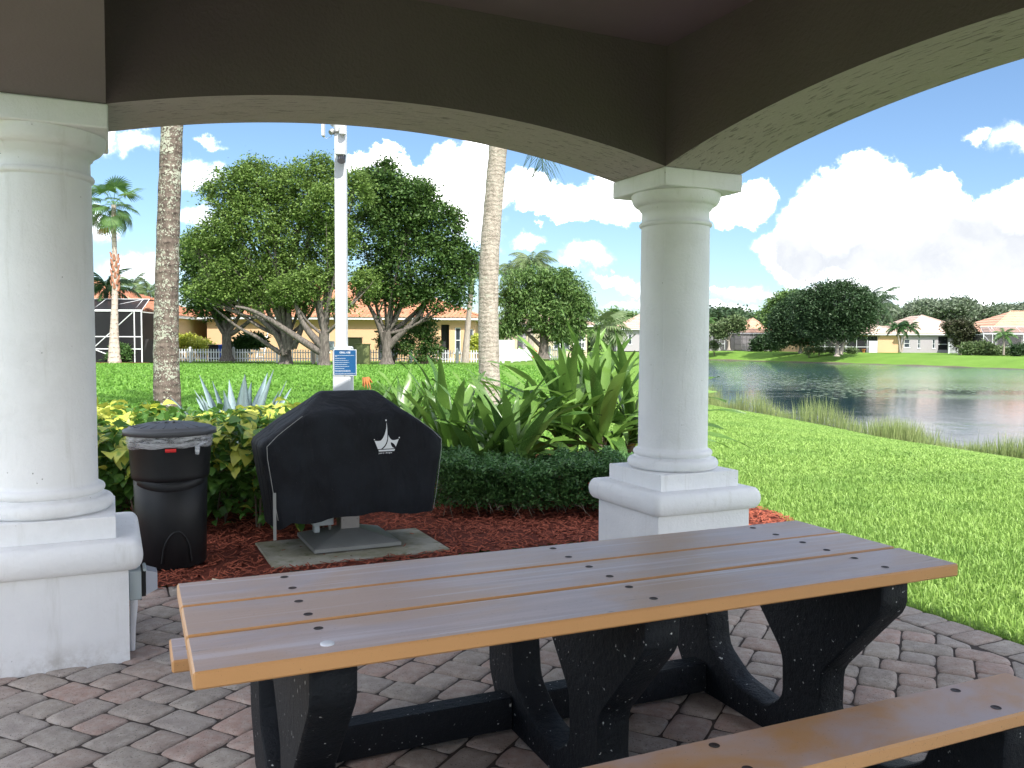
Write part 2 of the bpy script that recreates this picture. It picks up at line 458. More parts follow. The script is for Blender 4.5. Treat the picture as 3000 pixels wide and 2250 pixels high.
M['crinum'] = strap_mat('crinum_leaf', (.040, .100, .020), (.16, .29, .055), (.27, .42, .11), 0.28, 0.32)
M['crinum_old'] = strap_mat('yellowed_leaf', (.55, .48, .06), (.62, .52, .10), (.40, .25, .05))
M['agave'] = strap_mat('agave_leaf', (.17, .25, .26), (.25, .34, .35), (.32, .41, .42), 0.08, 0.5)
def varieg(name, a, b, lo, hi):
    t = NT(name); v = t.coord('Object'); r = t.objrand(); i = t.island()
    m = t.n('ShaderNodeMapping'); t.l(v, m.inputs[0])
    f = t.math('FRACT', t.math('ADD', t.math('MULTIPLY', r, 9.7), t.math('MULTIPLY', i, 5.3)))
    cx = t.n('ShaderNodeCombineXYZ'); t.l(t.math('MULTIPLY', f, 37.0), cx.inputs[0]); t.l(cx.outputs[0], m.inputs['Location'])
    n = t.noise(m.outputs[0], 13.0, 4, 0.6)
    col = t.mix(t.ramp(n, lo, hi), a, b)
    col = t.mix(t.math('MULTIPLY', f, 0.45), col, tuple(x * .6 for x in a))
    p = t.n('ShaderNodeBsdfPrincipled'); t.l(col, p.inputs['Base Color']); p.inputs['Roughness'].default_value = 0.42; p.inputs['Specular IOR Level'].default_value = 0.4
    tr = t.n('ShaderNodeBsdfTranslucent'); t.l(col, tr.inputs[0])
    mx = t.n('ShaderNodeMixShader'); mx.inputs[0].default_value = 0.3
    t.l(p.outputs[0], mx.inputs[1]); t.l(tr.outputs[0], mx.inputs[2]); t.l(mx.outputs[0], t.out.inputs[0])
    return t.mat
M['acal_yellow'] = varieg('variegated_leaf', (.55, .58, .10), (.12, .30, .04), 0.50, 0.68)
M['acal_green'] = varieg('green_shrub_leaf', (.085, .20, .035), (.28, .42, .07), 0.56, 0.78)
M['stem'] = simple('brown_stem', (.14, .11, .08), 0.9, 0.3, 20, 0.4, 80)

def bark(name, c1, c2, spots=0.0, spotc=(.45, .46, .36), rings=0.0, ringc=None, wob=3.5):
    t = NT(name); v = t.pos()
    n = t.noise(t.pos((4, 4, 1.2)), 3.5, 6, 0.65)
    col = t.mix(t.ramp(n, 0.3, 0.7), c1, c2)
    h = t.noise(t.pos((12, 12, 5)), 4.0, 5, 0.7)
    if rings:
        w = t.n('ShaderNodeTexWave', wave_type='BANDS', bands_direction='Z'); t.l(v, w.inputs[0])
        w.inputs['Scale'].default_value = rings; w.inputs['Distortion'].default_value = wob; w.inputs['Detail'].default_value = 5; w.inputs['Detail Scale'].default_value = 2.5; w.inputs['Detail Roughness'].default_value = 0.7
        rm = t.ramp(w.outputs['Fac'], 0.78, 0.97)
        brk = t.ramp(t.noise(v, 9.0, 4), 0.45, 0.6)
        col = t.mix(t.math('MULTIPLY', t.math('MULTIPLY', rm, brk), 0.75), col, ringc or tuple(x * .3 for x in c1))
        h = t.math('ADD', h, t.math('MULTIPLY', w.outputs['Fac'], 0.7))
    if spots:
        wv = t.n('ShaderNodeVectorMath', operation='ADD'); sc = t.n('ShaderNodeVectorMath', operation='SCALE')
        nn = t.n('ShaderNodeTexNoise'); t.l(v, nn.inputs['Vector']); nn.inputs['Scale'].default_value = 12; nn.inputs['Detail'].default_value = 3
        t.l(nn.outputs['Color'], sc.inputs[0]); sc.inputs['Scale'].default_value = 0.10
        t.l(v, wv.inputs[0]); t.l(sc.outputs[0], wv.inputs[1])
        vd = t.voro(wv.outputs[0], 30.0)
        dens = t.noise(v, 3.0, 5, 0.7)
        thr = t.math('MULTIPLY', t.ramp(dens, 0.62 - spots * 0.35, 0.75 - spots * 0.1), 0.62)
        sp = t.n('ShaderNodeMath', operation='LESS_THAN'); t.l(vd, sp.inputs[0]); t.l(thr, sp.inputs[1])
        hue = t.mix(t.noise(v, 25, 2), spotc, tuple(x * .72 for x in spotc))
        col = t.mix(t.math('MULTIPLY', sp.outputs[0], 0.85), col, hue)
        h = t.math('ADD', h, t.math('MULTIPLY', sp.outputs[0], 0.15))
    return t.bsdf(col, 0.9, t.bump(h, 0.8, 0.012), spec=0.2)
M['bark_palm1'] = bark('lichen_palm_bark', (.085, .065, .055), (.18, .145, .12), 0.9, (.42, .44, .35), 2.6)
M['bark_palm2'] = bark('pale_palm_bark', (.27, .23, .19), (.42, .37, .31), 0.55, (.42, .44, .35), 3.2, (.13, .105, .08), wob=9.0)
M['bark_grey'] = bark('grey_bark', (.065, .055, .048), (.17, .15, .13))
M['bark_pale'] = bark('pale_bark', (.26, .22, .19), (.40, .35, .30))
M['bark_wash'] = bark('fan_palm_bark', (.38, .31, .27), (.52, .44, .38), 0, (1, 1, 1), 1.2)
M['boots'] = simple('rusty_palm_boots', (.34, .15, .09), 0.9, 0.35, 6, 0.8, 14, bdist=0.05)
M['far_wall_peach'] = simple('peach_wall', (.54, .38, .24), 0.85, 0.05, 1.0, 0.2, 30)
M['wall_peach2'] = simple('orange_peach_wall', (.56, .36, .21), 0.85, 0.06, 1.0, 0.2, 30)
M['wall_grey'] = simple('pinkish_grey_wall', (.33, .305, .325), 0.85, 0.05, 1.0, 0.2, 30)
M['wall_cream'] = simple('cream_wall', (.50, .42, .30), 0.85, 0.05, 1.0, 0.2, 30)
def tile_mat(name, c1, c2, wave=1.0):
    t = NT(name); v = t.coord('Object')
    s = t.n('ShaderNodeSeparateXYZ'); t.l(v, s.inputs[0])
    a = t.math('ADD', s.outputs[0], s.outputs[1])
    w = t.math('SINE', t.math('MULTIPLY', a, 2 * math.pi / 0.30))
    cell = t.n('ShaderNodeTexWhiteNoise', noise_dimensions='2D')
    cv = t.n('ShaderNodeCombineXYZ')
    t.l(t.math('FLOOR', t.math('DIVIDE', a, 0.30)), cv.inputs[0]); t.l(t.math('FLOOR', t.math('MULTIPLY', s.outputs[2], 7.0)), cv.inputs[1]); t.l(cv.outputs[0], cell.inputs[0])
    col = t.mix(cell.outputs['Value'], c1, c2)
    col = t.mix(t.math('MULTIPLY', t.ramp(t.noise(v, 1.2, 5), 0.5, 0.75), 0.3), col, tuple(x * .55 for x in c1))
    return t.bsdf(col, 0.8, t.bump(w, 0.7 * wave, 0.05), spec=0.2)
M['tile_orange'] = tile_mat('orange_barrel_tile', (.46, .22, .13), (.60, .31, .20))
M['tile_pink'] = tile_mat('pale_pink_tile', (.42, .29, .24), (.48, .34, .285), 0.5)
M['tile_salmon'] = tile_mat('salmon_tile', (.46, .26, .18), (.52, .31, .22), 0.5)
M['tile_beige'] = tile_mat('beige_tile', (.43, .325, .275), (.48, .37, .315), 0.5)
M['white_paint'] = simple('white_vinyl', (.56, .575, .60), 0.45, 0.04, 3)
M['white_metal'] = simple('white_aluminium', (.72, .74, .76), 0.4, 0.05, 3)
M['bronze_metal'] = simple('dark_bronze_metal', (.045, .042, .045), 0.4, 0.1, 3)
def screen_mat(name, c, alpha):
    t = NT(name); t.bsdf(c, 0.6, spec=0.3); t.p.inputs['Alpha'].default_value = alpha
    return t.mat
M['screen'] = screen_mat('insect_screen', (.010, .010, .012), 0.94)
M['screen_lt'] = screen_mat('grey_screen', (.09, .085, .09), 0.62)
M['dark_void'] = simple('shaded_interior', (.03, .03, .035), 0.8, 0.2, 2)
def glass_mat():
    t = NT('window_glass'); return t.bsdf((.03, .04, .05), 0.08, spec=0.8)
M['glass'] = glass_mat()
M['green_box'] = simple('olive_green_steel', (.13, .15, .055), 0.55, 0.2, 3)
M['blue_plastic'] = simple('blue_plastic', (.03, .08, .55), 0.4, 0.1, 3)
M['grey_plastic'] = simple('grey_pvc', (.40, .46, .48), 0.45, 0.08, 8)
M['clear_cover'] = simple('smoky_clear_cover', (.42, .44, .50), 0.15, 0.15, 8, spec=0.9)
def bin_mat():
    t = NT('black_pebbled_plastic'); v = t.pos()
    col = t.mix(t.noise(v, 5, 4), (.008, .009, .010), (.016, .017, .019))
    return t.bsdf(col, 0.45, t.bump(t.noise(v, 260, 3), 0.5, 0.002), spec=0.3)
M['bin'] = bin_mat()
M['bin_lid'] = simple('charcoal_lid_plastic', (.060, .063, .070), 0.5, 0.15, 10, 0.4, 200, bdist=0.001)
def liner_mat():
    t = NT('clear_bin_liner'); v = t.coord('Object', (1, 1, 5))
    n = t.noise(v, 9, 5, 0.7)
    t.bsdf((.78, .80, .84), 0.25, t.bump(n, 0.9, 0.01), spec=0.6)
    a = t.ramp(n, 0.35, 0.7, 0.18, 0.75); t.l(a, t.p.inputs['Alpha'])
    return t.mat
M['liner'] = liner_mat()
M['red_tie'] = simple('red_drawstring', (.70, .03, .03), 0.4, 0.1, 10)
def cover_mat():
    t = NT('black_canvas_cover'); v = t.pos()
    n = t.noise(v, 3.0, 6, 0.6)
    col = t.mix(t.ramp(n, 0.35, 0.7), (.0045, .0055, .008), (.011, .014, .019))
    lint = t.ramp(t.noise(t.pos((1, 1, .5)), 180, 2, 0.7), 0.70, 0.76)
    col = t.mix(t.math('MULTIPLY', lint, 0.25), col, (.25, .25, .25))
    h = t.math('ADD', t.math('MULTIPLY', t.noise(t.pos((1, 1, .35)), 5.0, 3, 0.5, 0.6), 3.0), t.math('MULTIPLY', t.noise(v, 400, 2), 0.05))
    return t.bsdf(col, 0.7, t.bump(h, 0.9, 0.025), spec=0.22)
M['cover'] = cover_mat()
M['logo'] = simple('white_print', (.72, .74, .75), 0.6, 0.04, 20)
M['steel'] = simple('brushed_steel', (.36, .36, .35), 0.32, 0.12, 8, metal=0.85)
M['galv'] = simple('dull_galvanised_steel', (.27, .28, .27), 0.5, 0.2, 6, 0.2, 40, metal=0.35)
def slab_mat():
    t = NT('mossy_concrete'); v = t.pos()
    col = t.mix(t.ramp(t.noise(v, 4, 6, 0.65), 0.35, 0.65), (.22, .215, .15), (.34, .33, .28))
    col = t.mix(t.math('MULTIPLY', t.ramp(t.noise(v, 9, 5, 0.7), 0.55, 0.7), 0.7), col, (.10, .115, .045))
    return t.bsdf(col, 0.9, t.bump(t.noise(v, 90, 4, 0.7), 0.6, 0.004), spec=0.2)
M['slab'] = slab_mat()
def mulch_mat(name, a=(.06, .013, .008), b=(.16, .034, .018)):
    t = NT(name); r = t.island(); g = t.pos()
    r = t.math('ADD', t.math('MULTIPLY', r, 0.5), t.math('MULTIPLY', t.ramp(t.noise(g, 60, 3, 0.7), 0.35, 0.7), 0.5))
    col = t.mix(r, a, b)
    col = t.mix(t.ramp(t.noise(g, 40, 4, 0.7), 0.55, 0.75), col, (.055, .015, .010))
    return t.bsdf(col, 0.85, t.bump(t.noise(g, 160, 4, 0.7), 0.8, 0.004), spec=0.25)
M['mulch'] = mulch_mat('red_mulch')
M['chips'] = mulch_mat('red_mulch_chip', (.11, .024, .014), (.46, .13, .075))
def plank_mat():
    t = NT('weathered_sheen_plank')
    a = t.noise(t.coord('Object', (1.0, 16, 1)), 2.2, 6, 0.62, 0.2)
    b = t.noise(t.coord('Object', (1, 3, 1)), 1.6, 4, 0.6)
    sp = t.ramp(t.noise(t.coord('Object', (1, 1, 1)), 190, 2, 0.6), 0.66, 0.74)
    geo = t.n('ShaderNodeNewGeometry'); s = t.n('ShaderNodeSeparateXYZ'); t.l(geo.outputs['True Normal'], s.inputs[0])
    topf = t.ramp(s.outputs[2], 0.75, 0.98)            # upper face: weathering plus lavender sky sheen painted in; sides stay tan
    tan = t.mix(b, (.56, .285, .11), (.62, .33, .135))
    worn = t.mix(t.ramp(a, 0.30, 0.70), (.46, .37, .365), (.58, .485, .485))
    warm = t.noise(t.coord('Object', (.9, 2.4, 1)), 1.5, 5, 0.6, 0.6)
    worn = t.mix(t.math('MULTIPLY', t.ramp(warm, 0.38, 0.60), 0.8), worn, (.53, .36, .26))
    pale = t.noise(t.coord('Object', (.5, 20, 1)), 1.8, 5, 0.6, 0.3)
    worn = t.mix(t.math('MULTIPLY', t.ramp(pale, 0.53, 0.68), 0.65), worn, (.66, .60, .63))  # pale lavender streaks: wear with painted sky sheen
    scr = t.ramp(t.noise(t.coord('Object', (3, 60, 1)), 3.0, 4, 0.7), 0.62, 0.72)
    worn = t.mix(t.math('MULTIPLY', scr, 0.35), worn, (.26, .19, .17))
    col = t.mix(topf, tan, worn)
    col = t.mix(t.math('MULTIPLY', sp, 0.55), col, (.07, .05, .04))
    mark = t.ramp(t.noise(t.coord('Object', (1.5, 10, 1)), 3.0, 4, 0.6, 0.5), 0.70, 0.76)
    col = t.mix(t.math('MULTIPLY', mark, 0.7), col, (.06, .05, .05))
    h = t.math('ADD', t.math('MULTIPLY', a, 0.7), t.math('MULTIPLY', t.noise(t.coord(), 220, 3), 0.25))
    rgh = t.ramp(a, 0.3, 0.75, 0.34, 0.46)
    return t.bsdf(col, rgh, t.bump(h, 0.22, 0.003), spec=0.55)
M['plank'] = plank_mat()
def bench_mat():
    t = NT('tan_recycled_plank')
    b = t.noise(t.coord('Object', (1, 2, 1)), 1.9, 4, 0.6)
    sp = t.ramp(t.noise(t.coord(), 190, 2, 0.6), 0.67, 0.74)
    geo = t.n('ShaderNodeNewGeometry'); s = t.n('ShaderNodeSeparateXYZ'); t.l(geo.outputs['True Normal'], s.inputs[0])
    topf = t.ramp(s.outputs[2], 0.75, 0.98)
    c = t.mix(b, (.60, .32, .135), (.68, .385, .18))
    wv = t.ramp(t.noise(t.coord('Object', (1, 1.5, 1)), 2.4, 4, 0.6, 0.4), 0.34, 0.62)
    c = t.mix(t.math('MULTIPLY', topf, wv), c, (.60, .47, .44))  # purplish sky sheen painted in patches over the top face
    c = t.mix(t.math('MULTIPLY', sp, 0.5), c, (.07, .05, .04))
    return t.bsdf(c, 0.36, t.bump(t.noise(t.coord(), 220, 3), 0.2, 0.002), spec=0.5)
M['bench'] = bench_mat()
def leg_mat():
    t = NT('black_moulded_plastic'); v = t.coord()
    f = t.ramp(t.noise(v, 60, 2, 0.5), 0.70, 0.75)
    col = t.mix(t.noise(v, 7, 4), (.004, .0055, .008), (.012, .015, .020))
    col = t.mix(f, col, (.55, .56, .55))
    h = t.noise(v, 34, 6, 0.7)
    return t.bsdf(col, 0.52, t.bump(h, 1.0, 0.012), spec=0.22)
M['legs'] = leg_mat()
M['hole'] = simple('dark_bolt_recess', (.045, .030, .028), 0.6, 0.4, 90)
M['cap_white'] = simple('white_cap', (.72, .74, .80), 0.4, 0.03, 10)
M['sign_blue'] = simple('blue_sign', (.004, .075, .21), 0.35, 0.1, 5)
M['black_lens'] = simple('black_lens', (.006, .006, .008), 0.12, 0.1, 5, spec=0.8)
M['sleeve'] = simple('grey_white_sleeve', (.52, .54, .58), 0.5, 0.04, 4)
M['conduit'] = simple('white_conduit', (.72, .73, .76), 0.5, 0.06, 6)
M['straw'] = simple('pale_dry_stick', (.60, .52, .38), 0.8, 0.15, 20)
M['flower'] = simple('dried_orange_flower', (.34, .12, .03), 0.8, 0.4, 30)
M['red_bloom'] = simple('red_bloom', (.55, .04, .06), 0.6, 0.3, 8)
M['pot'] = simple('terracotta_pot', (.48, .17, .07), 0.8, 0.1, 8)
def water_mat():
    t = NT('lake_water'); g = t.pos()
    h = t.math('ADD', t.noise(t.pos((1, .45, 1)), 2.6, 5, 0.6), t.math('MULTIPLY', t.noise(g, 11, 3), 0.25))
    yy = t.n('ShaderNodeSeparateXYZ'); t.l(g, yy.inputs[0])
    windy = t.ramp(yy.outputs[1], 40, 75, 0.0, 0.75)          # the breeze ruffles the open far water, the near water lies calm
    patch = t.math('ADD', windy, t.ramp(t.noise(t.pos((.6, 1.6, 1)), 0.075, 3), 0.42, 0.62, 0.10, 0.28))
    n = t.n('ShaderNodeBump'); t.l(h, n.inputs['Height']); n.inputs['Strength'].default_value = 1.0
    t.l(t.math('MULTIPLY', patch, 0.075), n.inputs['Distance'])
    return t.bsdf((.012, .030, .052), 0.03, n.outputs[0], spec=0.6, IOR=1.333)
M['water'] = water_mat()
M['bank'] = simple('muddy_bank', (.10, .085, .05), 0.95, 0.3, 4, 0.6, 12)
M['lily'] = simple('lily_pad', (.16, .22, .12), 0.5, 0.2, 4)
# ------------------------------------------------------------------ terrain and lake
LAKE = np.array([(22, -40), (18, -15), (15, 0), (12, 8), (9.9, 15.5), (9.0, 18.3), (8.6, 22.2), (7.9, 25.5), (7.1, 29), (7.4, 36), (12, 60), (19, 95), (25, 122),
                 (27.6, 123), (33, 113), (41, 99), (48, 77), (66, 60), (90, 30), (95, -40)], float)
WATER_Z = -0.68
def lake_dist(x, y):
    """signed distance: negative inside the lake"""
    x = np.asarray(x, float); y = np.asarray(y, float)
    d2 = np.full(x.shape, 1e9); inside = np.zeros(x.shape, bool)
    n = len(LAKE)
    for i in range(n):
        ax, ay = LAKE[i]; bx, by = LAKE[(i + 1) % n]
        ex, ey = bx - ax, by - ay
        t = np.clip(((x - ax) * ex + (y - ay) * ey) / (ex * ex + ey * ey), 0, 1)
        d2 = np.minimum(d2, (x - ax - t * ex) ** 2 + (y - ay - t * ey) ** 2)
        c = ((ay > y) != (by > y)) & (x < (bx - ax) * (y - ay) / (by - ay + 1e-12) + ax)
        inside ^= c
    d = np.sqrt(d2)
    return np.where(inside, -d, d)
def sstep(t): t = np.clip(t, 0, 1); return t * t * (3 - 2 * t)
def ground_z(x, y):
    x = np.asarray(x, float); y = np.asarray(y, float)
    d = lake_dist(x, y)
    far = 0.30 * sstep((y - 14) / 30) + 0.22 * sstep((y - 95) / 30)
    land = WATER_Z - 0.05 + (0.05 - WATER_Z + far) * np.sin(np.clip(d / 6.5, 0, 1) * math.pi / 2)
    z = np.where(d > 0, land, WATER_Z - 0.05 + np.maximum(d * 0.3, -1.2))
    return z + 0.015 * np.sin(x * 0.7 + 1) * np.sin(y * 0.5) * (d > 3) * sstep((np.hypot(x, y) - 9) / 6)
def gz(x, y): return float(ground_z(np.array([x]), np.array([y]))[0])
def grid_axis(lo, hi, c, fine, n):
    t = np.linspace(-1, 1, n); k = 4.2
    s = np.sinh(k * t) / np.sinh(k)
    return np.where(s < 0, c + s * (c - lo), c + s * (hi - c))
gx = grid_axis(-700, 700, 4, 0, 320); gy = grid_axis(-300, 1500, 14, 0, 340)
X, Y = np.meshgrid(gx, gy)
Z = ground_z(X, Y) - 0.03
V = np.stack([X.ravel(), Y.ravel(), Z.ravel()], 1)
nx, ny = len(gx), len(gy)
i0 = (np.arange(ny - 1)[:, None] * nx + np.arange(nx - 1)[None]).ravel()
F = np.stack([i0, i0 + 1, i0 + nx + 1, i0 + nx], 1)
ground = bulk('lawn_ground', V, F, M['lawn'], smooth=True)
tag(ground, 'green lawn sloping down to the lake', kind='structure')

b = MB()
wz = WATER_Z
b.add([(-5, -60, wz), (140, -60, wz), (140, 160, wz), (-5, 160, wz)], [(0, 1, 2, 3)])
# the sheet is wider than the basin but lies under the land beyond the shore
tag(b.build('lake_water', M['water']), 'calm lake reflecting clouds and trees', kind='structure')
# muddy lip where the turf ends at the water
b = MB(); LP = []
for i in range(len(LAKE)):
    a = LAKE[i]; c = LAKE[(i + 1) % len(LAKE)]; k = max(1, int(np.linalg.norm(c - a) / 1.5))
    for j in range(k): LP.append(a + (c - a) * j / k)
LP = np.array(LP); nl = len(LP)
tg = np.roll(LP, -1, 0) - np.roll(LP, 1, 0); tg /= np.linalg.norm(tg, axis=1)[:, None]; nrm_ = np.stack([tg[:, 1], -tg[:, 0]], 1)
if lake_dist(*(LP[20] + nrm_[20]))[()] < 0: nrm_ = -nrm_
wob = .12 * np.sin(np.arange(nl) * 1.7) + .1 * np.sin(np.arange(nl) * .6)
ins_ = LP - nrm_ * .35; out_ = LP + nrm_ * (.32 + wob)[:, None]
vs = [(p[0], p[1], wz - .12) for p in ins_] + [(p[0], p[1], float(ground_z(np.array([p[0]]), np.array([p[1]]))[0]) + .03) for p in out_]
b.add(vs, [(i, (i + 1) % nl, nl + (i + 1) % nl, nl + i) for i in range(nl)])
tag(b.build('muddy_bank', M['bank']), 'thin muddy lip along the waterline', kind='structure')

# ------------------------------------------------------------------ pavilion frame of reference
PA = R(25.2)
PU = Vector((math.cos(PA), math.sin(PA), 0)); PN = Vector((-math.sin(PA), math.cos(PA), 0))
def W(u, n, z=0.0): return PU * u + PN * n + Vector((0, 0, z))
def UN(x, y): return x * PU.x + y * PU.y, x * PN.x + y * PN.y

# mulch beds: sheet plus loose chips
BED = [(-3.2, 5.43), (2.9, 5.43), (3.8, 5.28), (4.12, 4.9), (4.55, 5.02), (5.15, 5.35), (5.35, 6.3), (5.6, 7.8), (6.0, 9.3), (5.3, 10.6), (3.2, 10.9), (1.0, 10.2), (-1.0, 9.2), (-3.2, 9.0), (-4.6, 8.4), (-4.6, 5.43)]
BED_W = np.array([W(u, n)[:2] for u, n in BED])
def inside_poly(P, x, y):
    x = np.asarray(x); y = np.asarray(y); ins = np.zeros(x.shape, bool); n = len(P)
    for i in range(n):
        ax, ay = P[i]; bx, by = P[(i + 1) % n]
        ins ^= ((ay > y) != (by > y)) & (x < (bx - ax) * (y - ay) / (by - ay + 1e-12) + ax)
    return ins
def densify(P, step):
    out = []
    for i in range(len(P)):
        a = np.array(P[i]); c = np.array(P[(i + 1) % len(P)]); k = max(1, int(np.linalg.norm(c - a) / step))
        for j in range(k): out.append(tuple(a + (c - a) * j / k))
    return out
xs = np.arange(-8, 5, 0.07); ys = np.arange(2.5, 14, 0.07)
Xm, Ym = np.meshgrid(xs, ys)
ins = inside_poly(BED_W, Xm + 0.03 * np.sin(Ym * 9), Ym + 0.03 * np.sin(Xm * 11))
Zm = 0.004 + 0.010 * rng.random(Xm.shape)
idx = -np.ones(Xm.shape, int)
quad = ins[:-1, :-1] & ins[1:, :-1] & ins[:-1, 1:] & ins[1:, 1:]
use = np.zeros(Xm.shape, bool)
for a, c in ((0, 0), (1, 0), (0, 1), (1, 1)): use[a:a + quad.shape[0], c:c + quad.shape[1]] |= quad
idx[use] = np.arange(use.sum())
q = np.argwhere(quad)
F = np.stack([idx[q[:, 0], q[:, 1]], idx[q[:, 0], q[:, 1] + 1], idx[q[:, 0] + 1, q[:, 1] + 1], idx[q[:, 0] + 1, q[:, 1]]], 1)
mulch = bulk('mulch_bed', np.stack([Xm[use], Ym[use], Zm[use]], 1), F, M['mulch'], smooth=False)
tag(mulch, 'red dyed wood mulch bed round the shrubs', kind='structure')

def chips(name, n, sampler, L=(0.025, 0.085), Wd=(0.005, 0.015), z0=0.012):
    x, y = sampler(n)
    n = len(x)
    a = rng.random(n) * math.pi * 2; L_ = rng.uniform(*L, n); w = rng.uniform(*Wd, n); tl = rng.uniform(-0.45, 0.45, n); z = z0 + rng.random(n) * 0.014
    dx = np.cos(a); dy = np.sin(a)
    hx = dx * L_ / 2; hy = dy * L_ / 2; hz = np.abs(np.sin(tl)) * L_ / 2 * np.sign(tl)
    sx = -dy * w / 2; sy = dx * w / 2; th = rng.uniform(0.002, 0.006, n)
    base = np.stack([x, y, z], 1)
    V = np.empty((n, 6, 3))
    for k, (s1, s2, t) in enumerate(((-1, -1, 0), (-1, 1, 0), (1, -1, 0), (1, 1, 0), (-1, 0, 1), (1, 0, 1))):
        V[:, k] = base + np.stack([s1 * hx + s2 * sx, s1 * hy + s2 * sy, s1 * hz + t * th], 1)
    o = np.arange(n)[:, None] * 6
    F = np.concatenate([o + np.array([[0, 4, 5, 2]]), o + np.array([[1, 3, 5, 4]])], 0)
    return bulk(name, V.reshape(-1, 3), F, M['chips'])
def bed_sampler(n):
    out = []
    c = 0
    while c < n:
        x = rng.uniform(-7, 4.6, n); y = rng.uniform(3, 12.5, n)
        uu = x * PU.x + y * PU.y; nn_ = x * PN.x + y * PN.y
        onslab = (uu > .92) & (uu < 2.17) & (nn_ > 5.59) & (nn_ < 6.37) & (rng.random(n) < .985)
        keep = inside_poly(BED_W, x, y) & ~onslab & (rng.random(n) < np.clip(1.5 - (y - 4.5) / 9, 0.25, 1))
        out.append(np.stack([x[keep], y[keep]], 1)); c += keep.sum()
    P = np.concatenate(out)[:n]; return P[:, 0], P[:, 1]
mc = chips('mulch_chips', 30000, bed_sampler)
tag(mc, 'loose red mulch chips scattered over the bed', 'mulch', kind='stuff')

# ------------------------------------------------------------------ patio with tumbled pavers
PATIO = [(-3.4, -3.0), (4.08, -3.0), (4.08, 4.55), (3.98, 4.95), (3.7, 5.3), (3.3, 5.48), (2.8, 5.52), (-3.4, 5.52)]
patio = thing('patio', 'paved patio of tumbled two-size pavers under the pavilion', None)
patio['kind'] = 'structure'
bb = MB(); bb.add([W(u, n, -0.010) for u, n in PATIO], [tuple(range(len(PATIO)))])
tag(bb.build('joint_bed', M['joint_sand'], patio), 'dark sand between the pavers')
UNIT = 0.079; PT = R(-26.0)
PXv = Vector((math.cos(PT), math.sin(PT), 0)); PYv = Vector((-math.sin(PT), math.cos(PT), 0))
# a surveyed square paver fixes the pattern's origin (its centre in the direction frame of the joints)
c0 = px(1000 + 885 * 700 / 2212, 1850 + 445 * 700 / 2212, 3.55); 
ray_d = c0 - Vector((0, 0, CAM_H)); c0 = Vector((0, 0, CAM_H)) + ray_d * (CAM_H / -ray_d.z)
ORG = c0 - PXv * UNIT - PYv * UNIT
ORG.z = 0
CELLS = [(-2, 0, 2, 3), (-2, 3, 2, 3), (-4, 0, 2, 2), (0, 0, 2, 2), (-5, 2, 3, 2), (0, 2, 3, 2)]
PATIO_W = np.array([W(u, n)[:2] for u, n in PATIO])
# field stops at the border course (soldier stones along the lawn and bed edges)
FIELD = [(-3.4, -3.0), (3.83, -3.0), (3.83, 4.48), (3.72, 4.82), (3.48, 5.10), (3.15, 5.24), (2.75, 5.27), (-3.4, 5.27)]
FIELD_W = np.array([W(u, n)[:2] for u, n in FIELD])
def paver_mesh(outline, h=0.05, seed=0):
    """tumbled stone: a wavy outline with a rounded shoulder and a slightly domed, uneven top; ~50 triangles"""
    rr = random.Random(seed)
    P = []
    n = len(outline)
    cx = sum(p[0] for p in outline) / n; cy = sum(p[1] for p in outline) / n
    for i in range(n):
        a = Vector(outline[i - 1]); b_ = Vector(outline[i]); c = Vector(outline[(i + 1) % n])
        d1 = (a - b_); d2 = (c - b_)
        r = min(0.026, d1.length * .28, d2.length * .28) * rr.uniform(.6, 1.25)
        P.append(b_ + d1.normalized() * r)
        P.append(b_ + (d1.normalized() + d2.normalized()) * r * 0.25)
        P.append(b_ + d2.normalized() * r)
        mid = (b_ + c) / 2; e = (c - b_).normalized(); nn = Vector((-e.y, e.x))
        P.append(mid + nn * rr.uniform(-0.0045, 0.0015))
    m = MB()
    k = len(P)
    def ring(s, z): 
        out = []
        for p in P:
            v = Vector((p.x - cx, p.y - cy)); L = v.length
            v = v * max(0.0, (L - s) / L)
            out.append((cx + v.x, cy + v.y, z + (rr.uniform(-.0008, .0008) if z > -0.02 else 0)))
        return out
    rings = [ring(0, -h), ring(0, -0.013), ring(0.004, -0.0062), ring(0.012, -0.0022), ring(0.034, 0.0006)]
    vs = [q for r_ in rings for q in r_]
    fs = []
    for i in range(len(rings) - 1):
        for j in range(k):
            j2 = (j + 1) % k
            fs.append((i * k + j, i * k + j2, (i + 1) * k + j2, (i + 1) * k + j))
    vs.append((cx, cy, 0.001)); c_ = len(vs) - 1
    o = (len(rings) - 1) * k
    for j in range(k): fs.append((o + j, o + (j + 1) % k, c_))
    m.add(vs, fs, 0, True)
    return m
def clip_poly(P, Q):
    """clip polygon P by the convex-ish polygon Q (counter-clockwise)"""
    out = [Vector(p) for p in P]
    n = len(Q)
    for i in range(n):
        a = Vector(Q[i]); b_ = Vector(Q[(i + 1) % n]); e = b_ - a
        side = lambda p: e.x * (p.y - a.y) - e.y * (p.x - a.x)
        res = []
        for j in range(len(out)):
            p, q_ = out[j], out[(j + 1) % len(out)]
            sp, sq = side(p), side(q_)
            if sp >= 0: res.append(p)
            if (sp >= 0) != (sq >= 0): res.append(p + (q_ - p) * (sp / (sp - sq)))
        out = res
        if not out: return []
    return out
def area(P): return 0.5 * abs(sum(P[i].x * P[(i + 1) % len(P)].y - P[(i + 1) % len(P)].x * P[i].y for i in range(len(P))))
GAP = 0.0028
variants = {}
